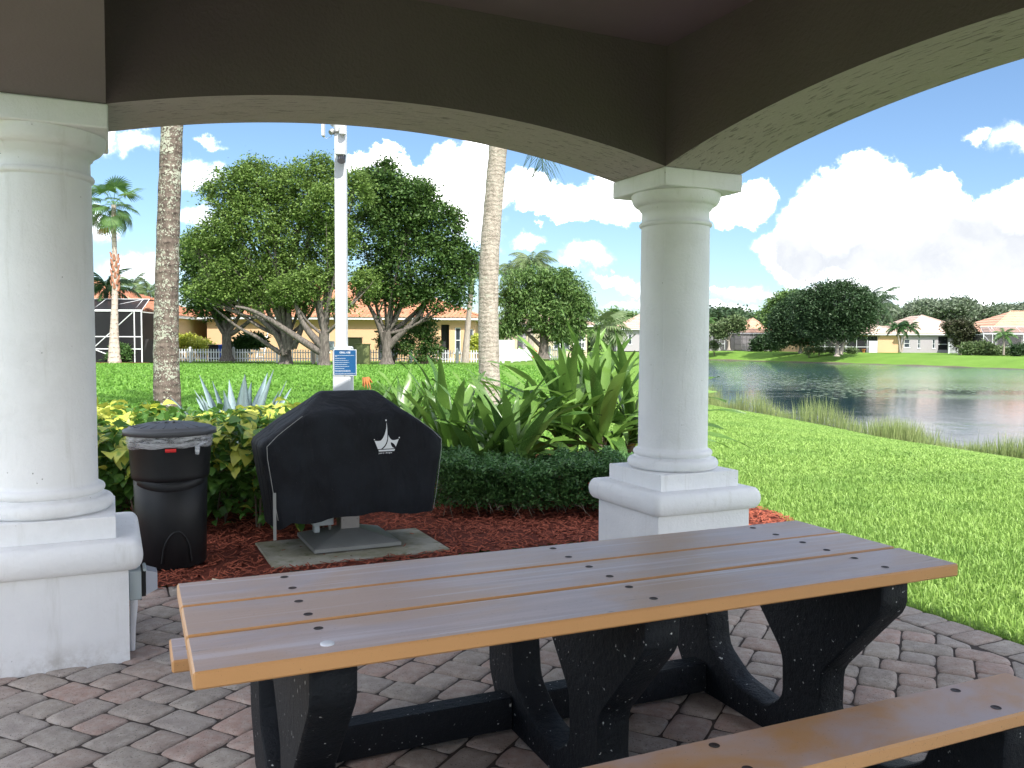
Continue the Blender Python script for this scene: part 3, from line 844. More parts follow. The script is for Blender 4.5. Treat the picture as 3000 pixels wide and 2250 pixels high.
for (w_, h_) in ((2, 2), (2, 3), (3, 2)):
    for k in range(5):
        hw, hh = w_ * UNIT / 2 - GAP, h_ * UNIT / 2 - GAP
        rr = random.Random(w_ * 100 + h_ * 10 + k)
        ol = [(-hw + rr.uniform(-.002, .002), -hh + rr.uniform(-.002, .002)), (hw + rr.uniform(-.002, .002), -hh + rr.uniform(-.002, .002)), (hw + rr.uniform(-.002, .002), hh + rr.uniform(-.002, .002)), (-hw + rr.uniform(-.002, .002), hh + rr.uniform(-.002, .002))]
        variants[w_, h_, k] = paver_mesh(ol, seed=k * 7 + w_).mesh('paver', M['paver'])
def cam_depth_px(p):
    d = Vector(p) - Vector((0, 0, CAM_H))
    z = d.dot(fwd)
    if z < 0.3: return None
    return 1500 + CAM_F * d.dot(rt) / z, 1125 - CAM_F * d.dot(up) / z, z
stones = []      # (visible size, kind, data)
PED = [(-0.67, 4.27, 0.03, 4.97), (3.02, 4.27, 3.72, 4.97)]
for i in range(-40, 60):
    for j in range(-40, 60):
        for (cx, cy, w_, h_) in CELLS:
            gx0 = 8 * i + 4 * j + cx; gy0 = -4 * j + cy
            if not (-70 < gx0 < 110 and -70 < gy0 < 110): continue
            c = ORG + PXv * ((gx0 + w_ / 2) * UNIT) + PYv * ((gy0 + h_ / 2) * UNIT)
            u, n = UN(c.x, c.y)
            if not (-3.5 < u < 4.0 and -3.1 < n < 5.4): continue
            corners = [ORG + PXv * (a * UNIT) + PYv * (b_ * UNIT) for a, b_ in ((gx0, gy0), (gx0 + w_, gy0), (gx0 + w_, gy0 + h_), (gx0, gy0 + h_))]
            insd = inside_poly(FIELD_W, np.array([p.x for p in corners]), np.array([p.y for p in corners]))
            if not insd.any(): continue
            q_ = cam_depth_px(c)
            vis = 0
            if q_ is not None and -60 < q_[0] < 3060 and q_[1] < 2330:
                vis = 1.0 / q_[2] ** 3 * w_ * h_
                if any(p[0] < u < p[2] and p[1] < n < p[3] + .5 for p in PED): vis *= 0.01
                if q_[0] < 345 and n > 4.3: vis = 0
            if insd.all(): stones.append((vis, 'v', (w_, h_, c, corners)))
            else:
                P = clip_poly([(p.x, p.y) for p in corners], [tuple(x) for x in FIELD_W])
                if len(P) >= 3 and area(P) > 0.0025: stones.append((vis * .6, 'c', P))
# border course
def border(p0, p1, inward, first=0.0):
    a = Vector(p0); b_ = Vector(p1); L = (b_ - a).length; e = (b_ - a) / L; n_ = Vector(inward); k = max(1, int(round(L / 0.155)))
    for s in range(k):
        s0, s1 = L * s / k + .002, L * (s + 1) / k - .002
        P = [W(*(a + e * s0)), W(*(a + e * s1)), W(*(a + e * s1 + n_ * .235)), W(*(a + e * s0 + n_ * .235))]
        c = sum(P, Vector()) / 4; q_ = cam_depth_px(c)
        vis = 0 if q_ is None or not (-60 < q_[0] < 3060 and q_[1] < 2330) else 5.0 / q_[2] ** 3
        stones.append((vis, 'b', [Vector((p.x, p.y)) for p in P]))
border((4.08, -3.0), (4.08, 4.5), (-1, 0))
border((2.75, 5.52), (-3.4, 5.52), (0, -1))
arc_o = [(4.08, 4.5), (4.0, 4.88), (3.72, 5.25), (3.25, 5.47), (2.75, 5.52)]; arc_i = [(3.83, 4.48), (3.72, 4.82), (3.48, 5.06), (3.12, 5.23), (2.75, 5.27)]
for s in range(4):
    for hlf in (0, 1):
        def lp(A, t): return Vector(A[s]).lerp(Vector(A[s + 1]), t)
        P = [W(*lp(arc_o, hlf * .5 + .01)), W(*lp(arc_o, hlf * .5 + .49)), W(*lp(arc_i, hlf * .5 + .49)), W(*lp(arc_i, hlf * .5 + .01))]
        stones.append((0.03, 'b', [Vector((p.x, p.y)) for p in P]))
stones.sort(key=lambda s: -s[0])
field = MB()
cnt = 0
for si, (vis, kind, dat) in enumerate(stones):
    rr = random.Random(si)
    single = cnt < 299 and vis > 0
    dz = rr.uniform(-.0035, .002)
    if kind == 'v':
        w_, h_, c, corners = dat
        if single:
            o = bpy.data.objects.new('paver', variants[w_, h_, rr.randrange(5)])
            o.location = (c.x, c.y, dz); o.rotation_euler = (rr.uniform(-.008, .008), rr.uniform(-.008, .008), PT + rr.uniform(-.012, .012) + (math.pi if rr.random() < .5 else 0))
            link(o, patio); cnt += 1
        else:
            m = variants[w_, h_, rr.randrange(5)]
            ca, sa = math.cos(PT), math.sin(PT)
            field.add([(c.x + v.co.x * ca - v.co.y * sa, c.y + v.co.x * sa + v.co.y * ca, v.co.z + dz) for v in m.vertices], [tuple(p.vertices) for p in m.polygons], 0, True)
    else:
        P = dat
        c = sum((Vector(p) for p in P), Vector((0, 0))) / len(P)
        sc = []
        for p in P:
            v = Vector(p) - c; sc.append(tuple(v * max(0.3, (v.length - GAP * 1.3) / v.length)))
        # keep the outline counter-clockwise
        s_ = sum(sc[i][0] * sc[(i + 1) % len(sc)][1] - sc[(i + 1) % len(sc)][0] * sc[i][1] for i in range(len(sc)))
        if s_ < 0: sc = sc[::-1]
        pm = paver_mesh(sc, seed=si)
        if single:
            o = bpy.data.objects.new('paver', pm.mesh('paver', M['paver'])); o.location = (c.x, c.y, dz); link(o, patio); cnt += 1
        else:
            field.add([(p[0] + c.x, p[1] + c.y, p[2] + dz) for p in pm.v], pm.f, 0, True)
tag(field.build('paver_field', M['paver'], patio), kind='stuff')

# ------------------------------------------------------------------ pavilion
UC, NC = 1.53, 1.2
pav = thing('pavilion', 'open pavilion with arched taupe beams on white round columns', 'pavilion', W(UC, NC), PA)
def L_(u, n, z): return (u - UC, n - NC, z)
ZS, ZA, ZC = 2.555, 2.735, 3.27        # springing, crown of the arch, ceiling
def arch(s, a, b_):
    """height of the soffit at s along a bay from a to b_"""
    t = (s - (a + b_) / 2) / ((b_ - a) / 2)
    if abs(t) >= 1: return ZS
    Rr = (1 + ((ZA - ZS) / ((b_ - a) / 2)) ** 2) / (2 * ((ZA - ZS) / ((b_ - a) / 2))) * ((b_ - a) / 2)
    return ZA - Rr + math.sqrt(max(0, Rr * Rr - (t * (b_ - a) / 2) ** 2))
def beam(name, axis, s0, s1, t0, t1, hfun, mats, ntot=80):
    m = MB(); S = [s0 + (s1 - s0) * i / ntot for i in range(ntot + 1)]
    ztop = ZC + 0.35
    def pt(s, t, z): return L_(s, t, z) if axis == 'u' else L_(t, s, z)
    for i in range(ntot):
        a, c = S[i], S[i + 1]
        za, zc = hfun(a), hfun(c)
        q1 = [pt(a, t0, za), pt(c, t0, zc), pt(c, t0, ztop), pt(a, t0, ztop)]
        q2 = [pt(a, t1, za), pt(a, t1, ztop), pt(c, t1, ztop), pt(c, t1, zc)]
        q3 = [pt(a, t0, za), pt(a, t1, za), pt(c, t1, zc), pt(c, t0, zc)]
        fl = axis != 'u'
        for q_, mi in ((q1, 0), (q2, 0), (q3, 1)):
            m.add(q_ if not fl else q_[::-1], [(0, 1, 2, 3)], mi)
    return m.build(name, mats, pav)
fu = lambda s: arch(s, 0.0, 3.065)
beam('beam', 'u', -0.58, 3.645, 4.342, 4.922, fu, [M['beam_face'], M['soffit']])
def fr(s):
    if s > 1.0: return arch(s, 0.88, 4.342)
    if s > 0.3: return ZS
    return arch(s, -2.35, 0.30)
def fl(s):
    if s > 2.62: return arch(s, 0.88, 4.342)
    if s > 0.0: return ZA
    return arch(s, -2.62 + 0.0, 2.62)
beam('beam', 'n', -2.93, 4.340, 3.065, 3.645, fr, [M['beam_face'], M['soffit_n']], 110)
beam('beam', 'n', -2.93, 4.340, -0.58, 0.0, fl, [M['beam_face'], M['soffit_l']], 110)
beam('beam', 'u', 0.002, 3.063, -2.93, -2.35, lambda s: arch(s, 0.0, 3.065), [M['beam_face'], M['soffit']], 40)
m = MB(); m.box(0.0 - UC, 3.065 - UC, -2.35 - NC, 4.342 - NC, ZC, ZC + 0.05)
m.build('ceiling', M['ceiling'], pav)
# hip roof with eaves, stepped tile courses
m = MB()
e0, e1_, e2, e3 = -1.08 - UC, 4.15 - UC, -3.45 - NC, 5.44 - NC
m.box(e0, -.58 - UC, e2, e3, 2.97, 3.13); m.box(3.645 - UC, e1_, e2, e3, 2.97, 3.13); m.box(-.579 - UC, 3.644 - UC, e2, -2.931 - NC, 2.97, 3.13); m.box(-.579 - UC, 3.644 - UC, 4.923 - NC, e3, 2.97, 3.13)
nk = 14; rise = 1.35; hw = (e1_ - e0) / 2
for k in range(nk):
    a = k / nk * (hw - .05); c = (k + 1) / nk * (hw - .05); za = 3.135 + rise * k / nk; zc = 3.135 + rise * (k + 1) / nk
    r0 = [(e0 + a, e2 + a), (e1_ - a, e2 + a), (e1_ - a, e3 - a), (e0 + a, e3 - a)]; r1 = [(e0 + c, e2 + c), (e1_ - c, e2 + c), (e1_ - c, e3 - c), (e0 + c, e3 - c)]
    vs = [(*p, za) for p in r0] + [(*p, za + .04) for p in r0] + [(*p, zc) for p in r1]
    fs = []
    for j in range(4):
        j2 = (j + 1) % 4
        fs += [(j, j2, 4 + j2, 4 + j), (4 + j, 4 + j2, 8 + j2, 8 + j)]
    if k == nk - 1: fs.append((8, 9, 10, 11))
    m.add(vs, fs)
m.build('roof', M['roof_ext'], pav)

def rprof(segs):
    return segs
def half_round(r0, z0, z1, bulge, n=8):
    """profile points of a convex moulding between z0 and z1 standing out by bulge from r0"""
    return [(r0 + bulge * math.sin(math.pi * k / n), z0 + (z1 - z0) * (1 - math.cos(math.pi * k / n)) / 2) for k in range(n + 1)]
def make_column(cu, cn):
    lu, ln = cu - UC, cn - NC
    col = bpy.data.objects.new('column', None); col.location = (lu, ln, 0); link(col, pav)
    m = MB(); m.sqlathe([(.35, -0.02), (.35, .425)], cap=(False, True)); m.build('pedestal', M['white_stucco'], col)
    # big bullnose moulding with rounded corners in plan
    m = MB()
    prof = [(.352, .425), (.375, .428)] + [(.375 + .035 * 0 + .038 * math.sin(math.pi * k / 10), .428 + .135 * (1 - math.cos(math.pi * k / 10)) / 2) for k in range(1, 10)] + [(.372, .563), (.30, .566)]
    rad = 0.04; vs = []; nseg = 6
    rings = []
    for r_, z in prof:
        ring = []
        rc = max(0.004, rad * min(1, (r_ - .34) / .06))
        for q_ in range(4):
            ccx, ccy = [(1, 1), (-1, 1), (-1, -1), (1, -1)][q_]
            for k in range(nseg + 1):
                a = q_ * math.pi / 2 + k / nseg * math.pi / 2
                ring.append((ccx * (r_ - rc) + rc * math.cos(a), ccy * (r_ - rc) + rc * math.sin(a), z))
        rings.append(ring)
    nn = len(rings[0]); fs = []
    vs = [p for r_ in rings for p in r_]
    for i in range(len(rings) - 1):
        for k in range(nn):
            k2 = (k + 1) % nn; fs.append((i * nn + k, i * nn + k2, (i + 1) * nn + k2, (i + 1) * nn + k))
    m.add(vs, fs, 0, True); m.add(rings[-1], [tuple(range(nn))], 0); m.add(rings[0], [tuple(range(nn))[::-1]], 0)
    m.build('pedestal_moulding', M['white_stucco'], col)
    m = MB(); m.sqlathe([(.300, .5665), (.300, .664), (.297, .667)], cap=(False, True)); m.build('plinth', M['white_stucco'], col)
    m = MB(); m.lathe([(.262, .6675)] + half_round(.262, .6675, .737, .034, 10) + [(.250, .739), (.248, .749)] + half_round(.236, .749, .792, .022, 8) + [(.2285, .796), (.2265, .810)], 64); m.build('column_base', M['white_stucco'], col)
    m = MB(); m.lathe([(.2262, .8095), (.2255, 1.2), (.2235, 1.7), (.2205, 2.232)], 64); m.build('shaft', M['white_stucco'], col)
    m = MB(); m.lathe([(.2207, 2.2325)] + half_round(.2207, 2.234, 2.266, .015, 8) + [(.2185, 2.268), (.2175, 2.338), (.229, 2.342), (.231, 2.352), (.238, 2.356), (.241, 2.366)] +
                      [(.241 + .047 * math.sin(k / 10 * math.pi / 2), 2.366 + .074 * (1 - math.cos(k / 10 * math.pi / 2))) for k in range(1, 11)] + [(.288, 2.4435)], 64); m.build('capital', M['white_stucco'], col)
    m = MB(); m.box(-.298, .298, -.298, .298, 2.444, 2.5535, bev=.006); m.build('abacus', M['white_stucco'], col)
    # faint cast seam down the shaft
    m = MB(); sa = math.radians(-118 - 25.2)
    m.tube([(.2262 * math.cos(sa), .2262 * math.sin(sa), .812), (.2203 * math.cos(sa), .2203 * math.sin(sa), 2.23)], .0022, 5); m.build('cast_seam', M['white_stucco'], col)
    return col
make_column(-0.29, 4.632)
make_column(3.355, 4.632)
make_column(3.355, 0.59)
make_column(3.355, -2.64); make_column(-0.29, -2.64)

# ------------------------------------------------------------------ picnic table
TO = Vector((-0.7024, 1.8533, 0)); TA = R(23.9)
tbl = thing('picnic_table', 'long picnic table with worn tan plastic planks on black moulded legs', 'picnic table', TO, TA)
TL = 2.41
pl = [(0.0, .247), (.262, .512), (.523, .768)]
for a, c in pl:
    m = MB(); m.box(0, TL, a, c, .703, .745, bev=.005); m.build('table_plank', M['plank'], tbl)
def disc(name, x, y, z, r, mat, parent, ringed=False, white=False):
    m = MB()
    if white: m.lathe([(r, z), (r, z + .003), (r * .8, z + .005), (.0005, z + .006)], 18, x, y)
    else: m.lathe([(r * 1.0, z + .0006), (r * .93, z + .0012), (r * .86, z + .0004), (.0005, z + .0005)], 16, x, y)
    return m.build(name, mat, parent)
for i, bx in enumerate((.31, 1.247, 2.142)):
    for j, by in enumerate((.065, .193, .318, .445, .585, .715)):
        if i == 0 and j == 0: tag(disc('bolt_cap', bx, by, .745, .017, M['cap_white'], tbl, white=True), 'white plastic bolt cap')
        else: disc('bolt_hole', bx + .003 * ((i * 7 + j * 5) % 3 - 1), by + .004 * ((i * 5 + j * 3) % 3 - 1), .745, .0128, M['hole'], tbl)
m = MB(); m.box(-.03, 2.386, -.418, -.195, .408, .450, bev=.006); m.build('bench_plank', M['bench'], tbl)
m = MB(); m.box(-.012, 2.386, .930, 1.160, .408, .450, bev=.006); m.build('bench_plank', M['plank'], tbl)
for bx in (.30, 1.235, 2.113):
    for by in (-.365, -.235, .985, 1.11): disc('bolt_hole', bx, by, .450, .0145, M['hole'], tbl)
# moulded leg frames: a flared post with a U cradle to each bench
half = [(.36, .7015), (.36, .615), (.10, .325), (.095, .165), (.19, .088), (.40, .118), (.535, .205), (.565, .4065), (.795, .4065), (.790, .17), (.675, .0)]
CY = .375
outline = [(-x, z) for x, z in half] + [(x, z) for x, z in half[::-1]]
def refine(P):
    out = []
    for i in range(len(P)):
        a = Vector(P[i]); c = Vector(P[(i + 1) % len(P)]); k = max(1, int((c - a).length / .045))
        for j in range(k):
            p = a.lerp(c, j / k); 
            out.append(p)
    return out
def chaikin(P, r=.02):
    out = []
    n = len(P)
    for i in range(n):
        a, b_, c = Vector(P[i - 1]), Vector(P[i]), Vector(P[(i + 1) % n])
        d1, d2 = a - b_, c - b_
        q_ = min(r, d1.length * .3, d2.length * .3)
        if b_.y < .01 or b_.y > .70 or (b_.y > .40 and abs(b_.x) > .5): out.append(b_); continue
        out += [b_ + d1.normalized() * q_, b_ + (d1.normalized() + d2.normalized()) * q_ * .28, b_ + d2.normalized() * q_]
    return out
OUT = refine(chaikin(outline, .03))
import mathutils.geometry as mg
def leg_frame(x0, th, seed):
    rr = random.Random(seed); m = MB(); n = len(OUT)
    # two cap faces (triangulated), two bevel rings and a rough edge band
    def ring(x, ins, jit):
        res = []
        for i in range(n):
            a, b_, c = OUT[i - 1], OUT[i], OUT[(i + 1) % n]
            t = (c - a).normalized(); nn = Vector((t.y, -t.x))
            p = b_ + nn * (ins + rr.uniform(-jit, jit))
            res.append((x, CY + p.x, max(0, p.y)))
        return res
    s_ = sum(OUT[i].x * OUT[(i + 1) % n].y - OUT[(i + 1) % n].x * OUT[i].y for i in range(n))
    sg = 1 if s_ > 0 else -1
    rings = [ring(x0 - th / 2, -.006 * sg, 0), ring(x0 - th / 2 + .006, 0, .0012), ring(x0 - th / 6, .001, .002), ring(x0 + th / 6, .001, .002), ring(x0 + th / 2 - .006, 0, .0012), ring(x0 + th / 2, -.006 * sg, 0)]
    vs = [p for r_ in rings for p in r_]; fs = []
    for i in range(len(rings) - 1):
        for k in range(n):
            k2 = (k + 1) % n
            f = (i * n + k, i * n + k2, (i + 1) * n + k2, (i + 1) * n + k)
            fs.append(f if sg < 0 else f[::-1])
    m.add(vs, fs, 0, True)
    tri = mg.tessellate_polygon([[Vector((p[1], p[2], 0)) for p in rings[0]]])
    for k, x in ((0, 0), (5, 1)):
        m.add(rings[k], [tuple(t) for t in tri], 0)
    return m.build('leg_frame', M['legs'], tbl)
for i, x0 in enumerate((.315, 1.245, 2.14)): leg_frame(x0, .115, i)
for y0 in (CY - .635, CY + .545):
    m = MB()
    for xa, xb in ((.375, 1.185), (1.305, 2.08)): m.box(xa, xb, y0, y0 + .09, .012, .135, bev=.006)
    m.build('stretcher', M['legs'], tbl)
# litter on the patio
for (u_, v_) in ((1790, 650), (590, 1050)):
    pass
# ------------------------------------------------------------------ vegetation tools
def unit(v): return v / np.maximum(np.linalg.norm(v, axis=-1, keepdims=True), 1e-9)
def leaf_geo(P, size, aspect=0.5, up=0.5, szvar=0.35, droop=0.0, r=None):
    """a folded four-cornered leaf at every point of P"""
    r = r or rng
    n = len(P)
    d = r.normal(size=(n, 3)); d[:, 2] = d[:, 2] * 0.6 - droop; d = unit(d)
    nn = r.normal(size=(n, 3)); nn[:, 2] += up * 3; nn = unit(nn)
    s = unit(np.cross(nn, d)); nn = np.cross(d, s)
    L = size * (1 + szvar * r.uniform(-1, 1, n))[:, None]; w = L * aspect
    V = np.empty((n, 4, 3))
    V[:, 0] = P; V[:, 1] = P + d * L * .5 + s * w * .5 + nn * w * .12; V[:, 2] = P + d * L; V[:, 3] = P + d * L * .5 - s * w * .5 + nn * w * .12
    o = np.arange(n)[:, None] * 4
    F = np.stack([o + [0, 1, 2], o + [0, 2, 3]], 1).reshape(-1, 3)
    return V.reshape(-1, 3), F
def crown_points(blobs, n, clump=0.3, per=26, shell=(0.70, 1.04), r=None):
    r = r or rng
    w = np.array([b_[3] * b_[4] + b_[4] * b_[5] + b_[3] * b_[5] for b_ in blobs]); w = w / w.sum()
    nc = max(8, n // per)
    k = r.choice(len(blobs), nc, p=w)
    B = np.array(blobs)[k]
    d = r.normal(size=(nc, 3)); d[:, 2] += 0.25; d = unit(d)
    rad = (r.uniform(*shell, nc) + np.where(r.random(nc) < .12, r.uniform(0, .16, nc), 0))[:, None]
    inner = r.random(nc) < 0.18; rad[inner] *= r.uniform(0.3, 0.8, (inner.sum(), 1))
    bump = 1 + 0.10 * np.sin(d[:, :1] * 7 + k[:, None]) * np.cos(d[:, 1:2] * 6)
    c = B[:, :3] + d * B[:, 3:6] * rad * bump
    cs = clump * r.uniform(0.5, 1.35, nc)
    kk = np.repeat(np.arange(nc), per)
    P = c[kk] + r.normal(size=(len(kk), 3)) * (cs[kk] * 0.55)[:, None] * np.array([1, 1, 0.7])
    return P, c
def curve(p0, p1, bulge, n=6, seed=None):
    p0 = Vector(p0); p1 = Vector(p1); bulge = Vector(bulge)
    return [p0.lerp(p1, t) + bulge * (4 * t * (1 - t)) for t in [i / (n - 1) for i in range(n)]]
def blobs_px(lst, Y, deep=0.8):
    out = []
    for b_ in lst:
        u, v, ru, rv = b_[:4]; dy = b_[4] if len(b_) > 4 else 0
        p = px(u, v, Y + dy); k = (Y + dy) / CAM_F
        out.append((p.x, p.y, p.z, ru * k, (ru + rv) / 2 * k * deep, rv * k))
    return out
def make_tree(name, label, cat, base, blobs, nleaf, leaf, mat, barkm, r0, fork, group=None, clump=0.3, limb_ends=None, aspect=0.5, multi=1, seed=1, lean=(0, 0), up=0.5, droop=0.0, per=26):
    r = np.random.default_rng(seed); rr = random.Random(seed)
    t = thing(name, label, cat, base, 0, group)
    bx, by, bz = base
    loc = [(b_[0] - bx, b_[1] - by, b_[2] - bz, *b_[3:]) for b_ in blobs]
    P, cc_ = crown_points(loc, nleaf, clump, per, r=r)
    V, F = leaf_geo(P, leaf, aspect, up, r=r, droop=droop)
    bulk('crown', V, F, mat, t)
    # trunk with flared root
    m = MB(); top = Vector((lean[0], lean[1], fork))
    m.tube([(0, 0, -.15), (0.0, 0, .02), (lean[0] * .15, lean[1] * .15, fork * .15), (lean[0] * .5 + rr.uniform(-.1, .1) * r0, lean[1] * .5, fork * .55), top], [r0 * 1.7, r0 * 1.35, r0 * 1.05, r0 * .9, r0 * .95], 10)
    m.build('trunk', barkm, t)
    m2 = MB()
    ends = []
    for i, b_ in enumerate(loc):
        c = Vector(b_[:3]); ends.append((c, min(1.0, (b_[3] + b_[5]) / 3)))
    for i, (c, w) in enumerate(ends):
        d = c - top
        pts = curve(top - Vector((0, 0, .1)), c, (rr.uniform(-.12, .12) * d.length, rr.uniform(-.12, .12) * d.length, -0.10 * d.length), 7)
        rad = [r0 * (.36 if limb_ends else .60) * (1 - .75 * k / 6) * (0.6 + 0.4 * w) + .008 for k in range(7)]
        m2.tube(pts, rad, 7)
        for q_ in range(3):
            s = pts[rr.randrange(3, 6)]; e = c + Vector((rr.uniform(-1, 1) * loc[i][3], rr.uniform(-1, 1) * loc[i][4], rr.uniform(-.4, .9) * loc[i][5])) * .8
            m2.tube(curve(s, e, (0, 0, -.06), 4), [r0 * .22, r0 * .16, r0 * .1, r0 * .05], 5)
    if limb_ends:
        for (pts, ra) in limb_ends:
            q_ = [Vector(p) - Vector(base) for p in pts]
            n = len(q_)
            sm = []
            for k in range(n - 1):
                for j in range(3): sm.append(q_[k].lerp(q_[k + 1], j / 3))
            sm.append(q_[-1])
            # smooth the polyline
            for _ in range(2): sm = [sm[0]] + [(sm[k - 1] + sm[k] * 2 + sm[k + 1]) / 4 for k in range(1, len(sm) - 1)] + [sm[-1]]
            mm = MB(); mm.tube(sm, [ra * (1 - .75 * k / (len(sm) - 1)) + .01 for k in range(len(sm))], 8); mm.build('limb', barkm, t)
    m2.build('branches', barkm, t)
    return t

# ------------------------------------------------------------------ palms
def pinnate(L, drop, ll, n, el0=0.6, width=0.03, hang=0.6, seed=0):
    """feather frond growing along +x: a bending midrib with two rows of leaflets"""
    rr = random.Random(seed); m = MB()
    pts = []; p = Vector((0, 0, 0)); a = el0
    N = 14
    for i in range(N + 1):
        pts.append(p.copy()); a -= drop / N; p = p + Vector((math.cos(a), 0, math.sin(a))) * (L / N)
    m.tube(pts, [.022 * (1 - .85 * i / N) * (L / 3) + .004 for i in range(N + 1)], 4)
    V = []; F = []
    for k in range(n):
        t = 0.16 + 0.84 * k / (n - 1); f = t * N; i = min(int(f), N - 1); q = pts[i].lerp(pts[i + 1], f - i); tan = (pts[i + 1] - pts[i]).normalized()
        l = ll * (math.sin(math.pi * (0.12 + 0.84 * t)) ** 0.6) * rr.uniform(.85, 1.1)
        for s in (-1, 1):
            d = (tan * 0.55 + Vector((0, s, 0)) * 0.8 + Vector((0, 0, -hang * rr.uniform(.5, 1.3)))).normalized()
            e = (d + Vector((0, 0, -hang * .9))).normalized()
            b0 = len(V); wv = tan * width
            V += [q - wv * .5, q + wv * .5, q + d * l * .55 + wv * .45, q + d * l * .55 - wv * .45, q + d * l * .55 + e * l * .45]
            F += [(b0, b0 + 1, b0 + 2, b0 + 3), (b0 + 3, b0 + 2, b0 + 4)]
    m.add(V, F)
    return m
def fan(pet, Rr, n=26, drop=0.5, el0=0.6, seed=0, spread=150):
    rr = random.Random(seed); m = MB()
    p = Vector((0, 0, 0)); pts = [p.copy()]; a = el0
    for i in range(6): a -= drop / 6; p = p + Vector((math.cos(a), 0, math.sin(a))) * (pet / 6); pts.append(p.copy())
    m.tube(pts, .014, 4)
    ax = (pts[-1] - pts[-2]).normalized(); nz = Vector((0, 1, 0)).cross(ax) * -1
    V = []; F = []
    for k in range(n):
        th = math.radians(-spread + 2 * spread * k / (n - 1)); l = Rr * (0.72 + 0.28 * math.cos(th * .6)) * rr.uniform(.92, 1.05)
        d = ax * math.cos(th) + Vector((0, 1, 0)) * math.sin(th)
        w = d.cross(nz).normalized() * (Rr * 2.6 * math.pi * spread / 180 / n * .20)
        dr = Vector((0, 0, -1))
        b0 = len(V)
        q = p + d * l * .55 + dr * l * .04; tip = p + d * l * .88 + dr * l * .34
        V += [p, q + w, q - w, tip + w * .25, tip - w * .1]
        F += [(b0, b0 + 1, b0 + 2), (b0 + 1, b0 + 3, b0 + 4, b0 + 2)]
    m.add(V, F)
    return m
def make_palm(name, label, path, radii, barkm, frond_mbs, nf, mat, els=(-.5, 1.2), group=None, cat='palm tree', seed=1, ring=None, scale=(0.85, 1.1), crownshaft=None, skip=None):
    rr = random.Random(seed)
    base = Vector(path[0]); t = thing(name, label, cat, base, 0, group)
    q_ = [Vector(p) - base for p in path]
    sm = []
    for k in range(len(q_) - 1):
        for j in range(5): sm.append(q_[k].lerp(q_[k + 1], j / 5))
    sm.append(q_[-1])
    for _ in range(3): sm = [sm[0]] + [(sm[k - 1] + sm[k] * 2 + sm[k + 1]) / 4 for k in range(1, len(sm) - 1)] + [sm[-1]]
    n = len(sm); rad = [np.interp(k / (n - 1), np.linspace(0, 1, len(radii)), radii) * (1 + .025 * math.sin(k * 2.3)) for k in range(n)]
    m = MB(); m.tube(sm, rad, 20 if rad[0] > .12 else 10); m.build('trunk', barkm, t)
    if crownshaft:
        m = MB(); m.tube([sm[-1], sm[-1] + Vector((0, 0, crownshaft))], [rad[-1] * 1.1, rad[-1] * .7], 10); m.build('crownshaft', M['palm_leaf'], t)
    meshes = [f.mesh('frond', mat) for f in frond_mbs]
    top = sm[-1] + Vector((0, 0, (crownshaft or 0) * .9))
    for i in range(nf):
        o = bpy.data.objects.new('frond', meshes[i % len(meshes)])
        azf = i * 2.39996 + rr.uniform(-.2, .2); e = els[0] + (els[1] - els[0]) * ((i + .5) / nf)
        s = rr.uniform(*scale)
        o.matrix_local = Matrix.Translation(top) @ Matrix.Rotation(azf, 4, 'Z') @ Matrix.Rotation(-e, 4, 'Y') @ Matrix.Scale(s, 4)
        link(o, t)
    return t

# ------------------------------------------------------------------ two coconut palms near the pavilion
cf = [pinnate(3.6, 1.5, .75, 56, el0=0.35, width=.035, hang=.75, seed=k) for k in range(3)]
P1 = [px(498, 1290, 14.0), px(490, 1180, 14.0), px(486, 1000, 14.0), px(490, 750, 14.0), px(497, 550, 14.0), px(504, 365, 14.0), px(512, 120, 14.0), px(520, -250, 14.0)]
P1[0].z = gz(P1[0].x, P1[0].y) - .05
make_palm('coconut_palm', 'lichen-spotted dark palm trunk rising from the lawn behind the yellow-green shrub', P1, [.225, .215, .195, .18, .175, .17, .165, .15], M['bark_palm1'], cf, 18, M['palm_leaf'], (-.2, 1.3), 'coconut palms beside the pavilion', seed=3)
P2 = [px(1434, 1300, 17.5), px(1433, 1080, 17.5), px(1430, 900, 17.5), px(1433, 750, 17.5), px(1445, 600, 17.5), px(1459, 435, 17.5), px(1476, 200, 17.5), px(1500, -150, 17.5)]
P2[0].z = gz(P2[0].x, P2[0].y) - .05
p2 = make_palm('coconut_palm', 'pale leaning ringed palm trunk right of the dark green tree', P2, [.245, .215, .205, .20, .19, .185, .18, .16], M['bark_palm2'], cf, 16, M['palm_leaf'], (.1, 1.3), 'coconut palms beside the pavilion', seed=9)
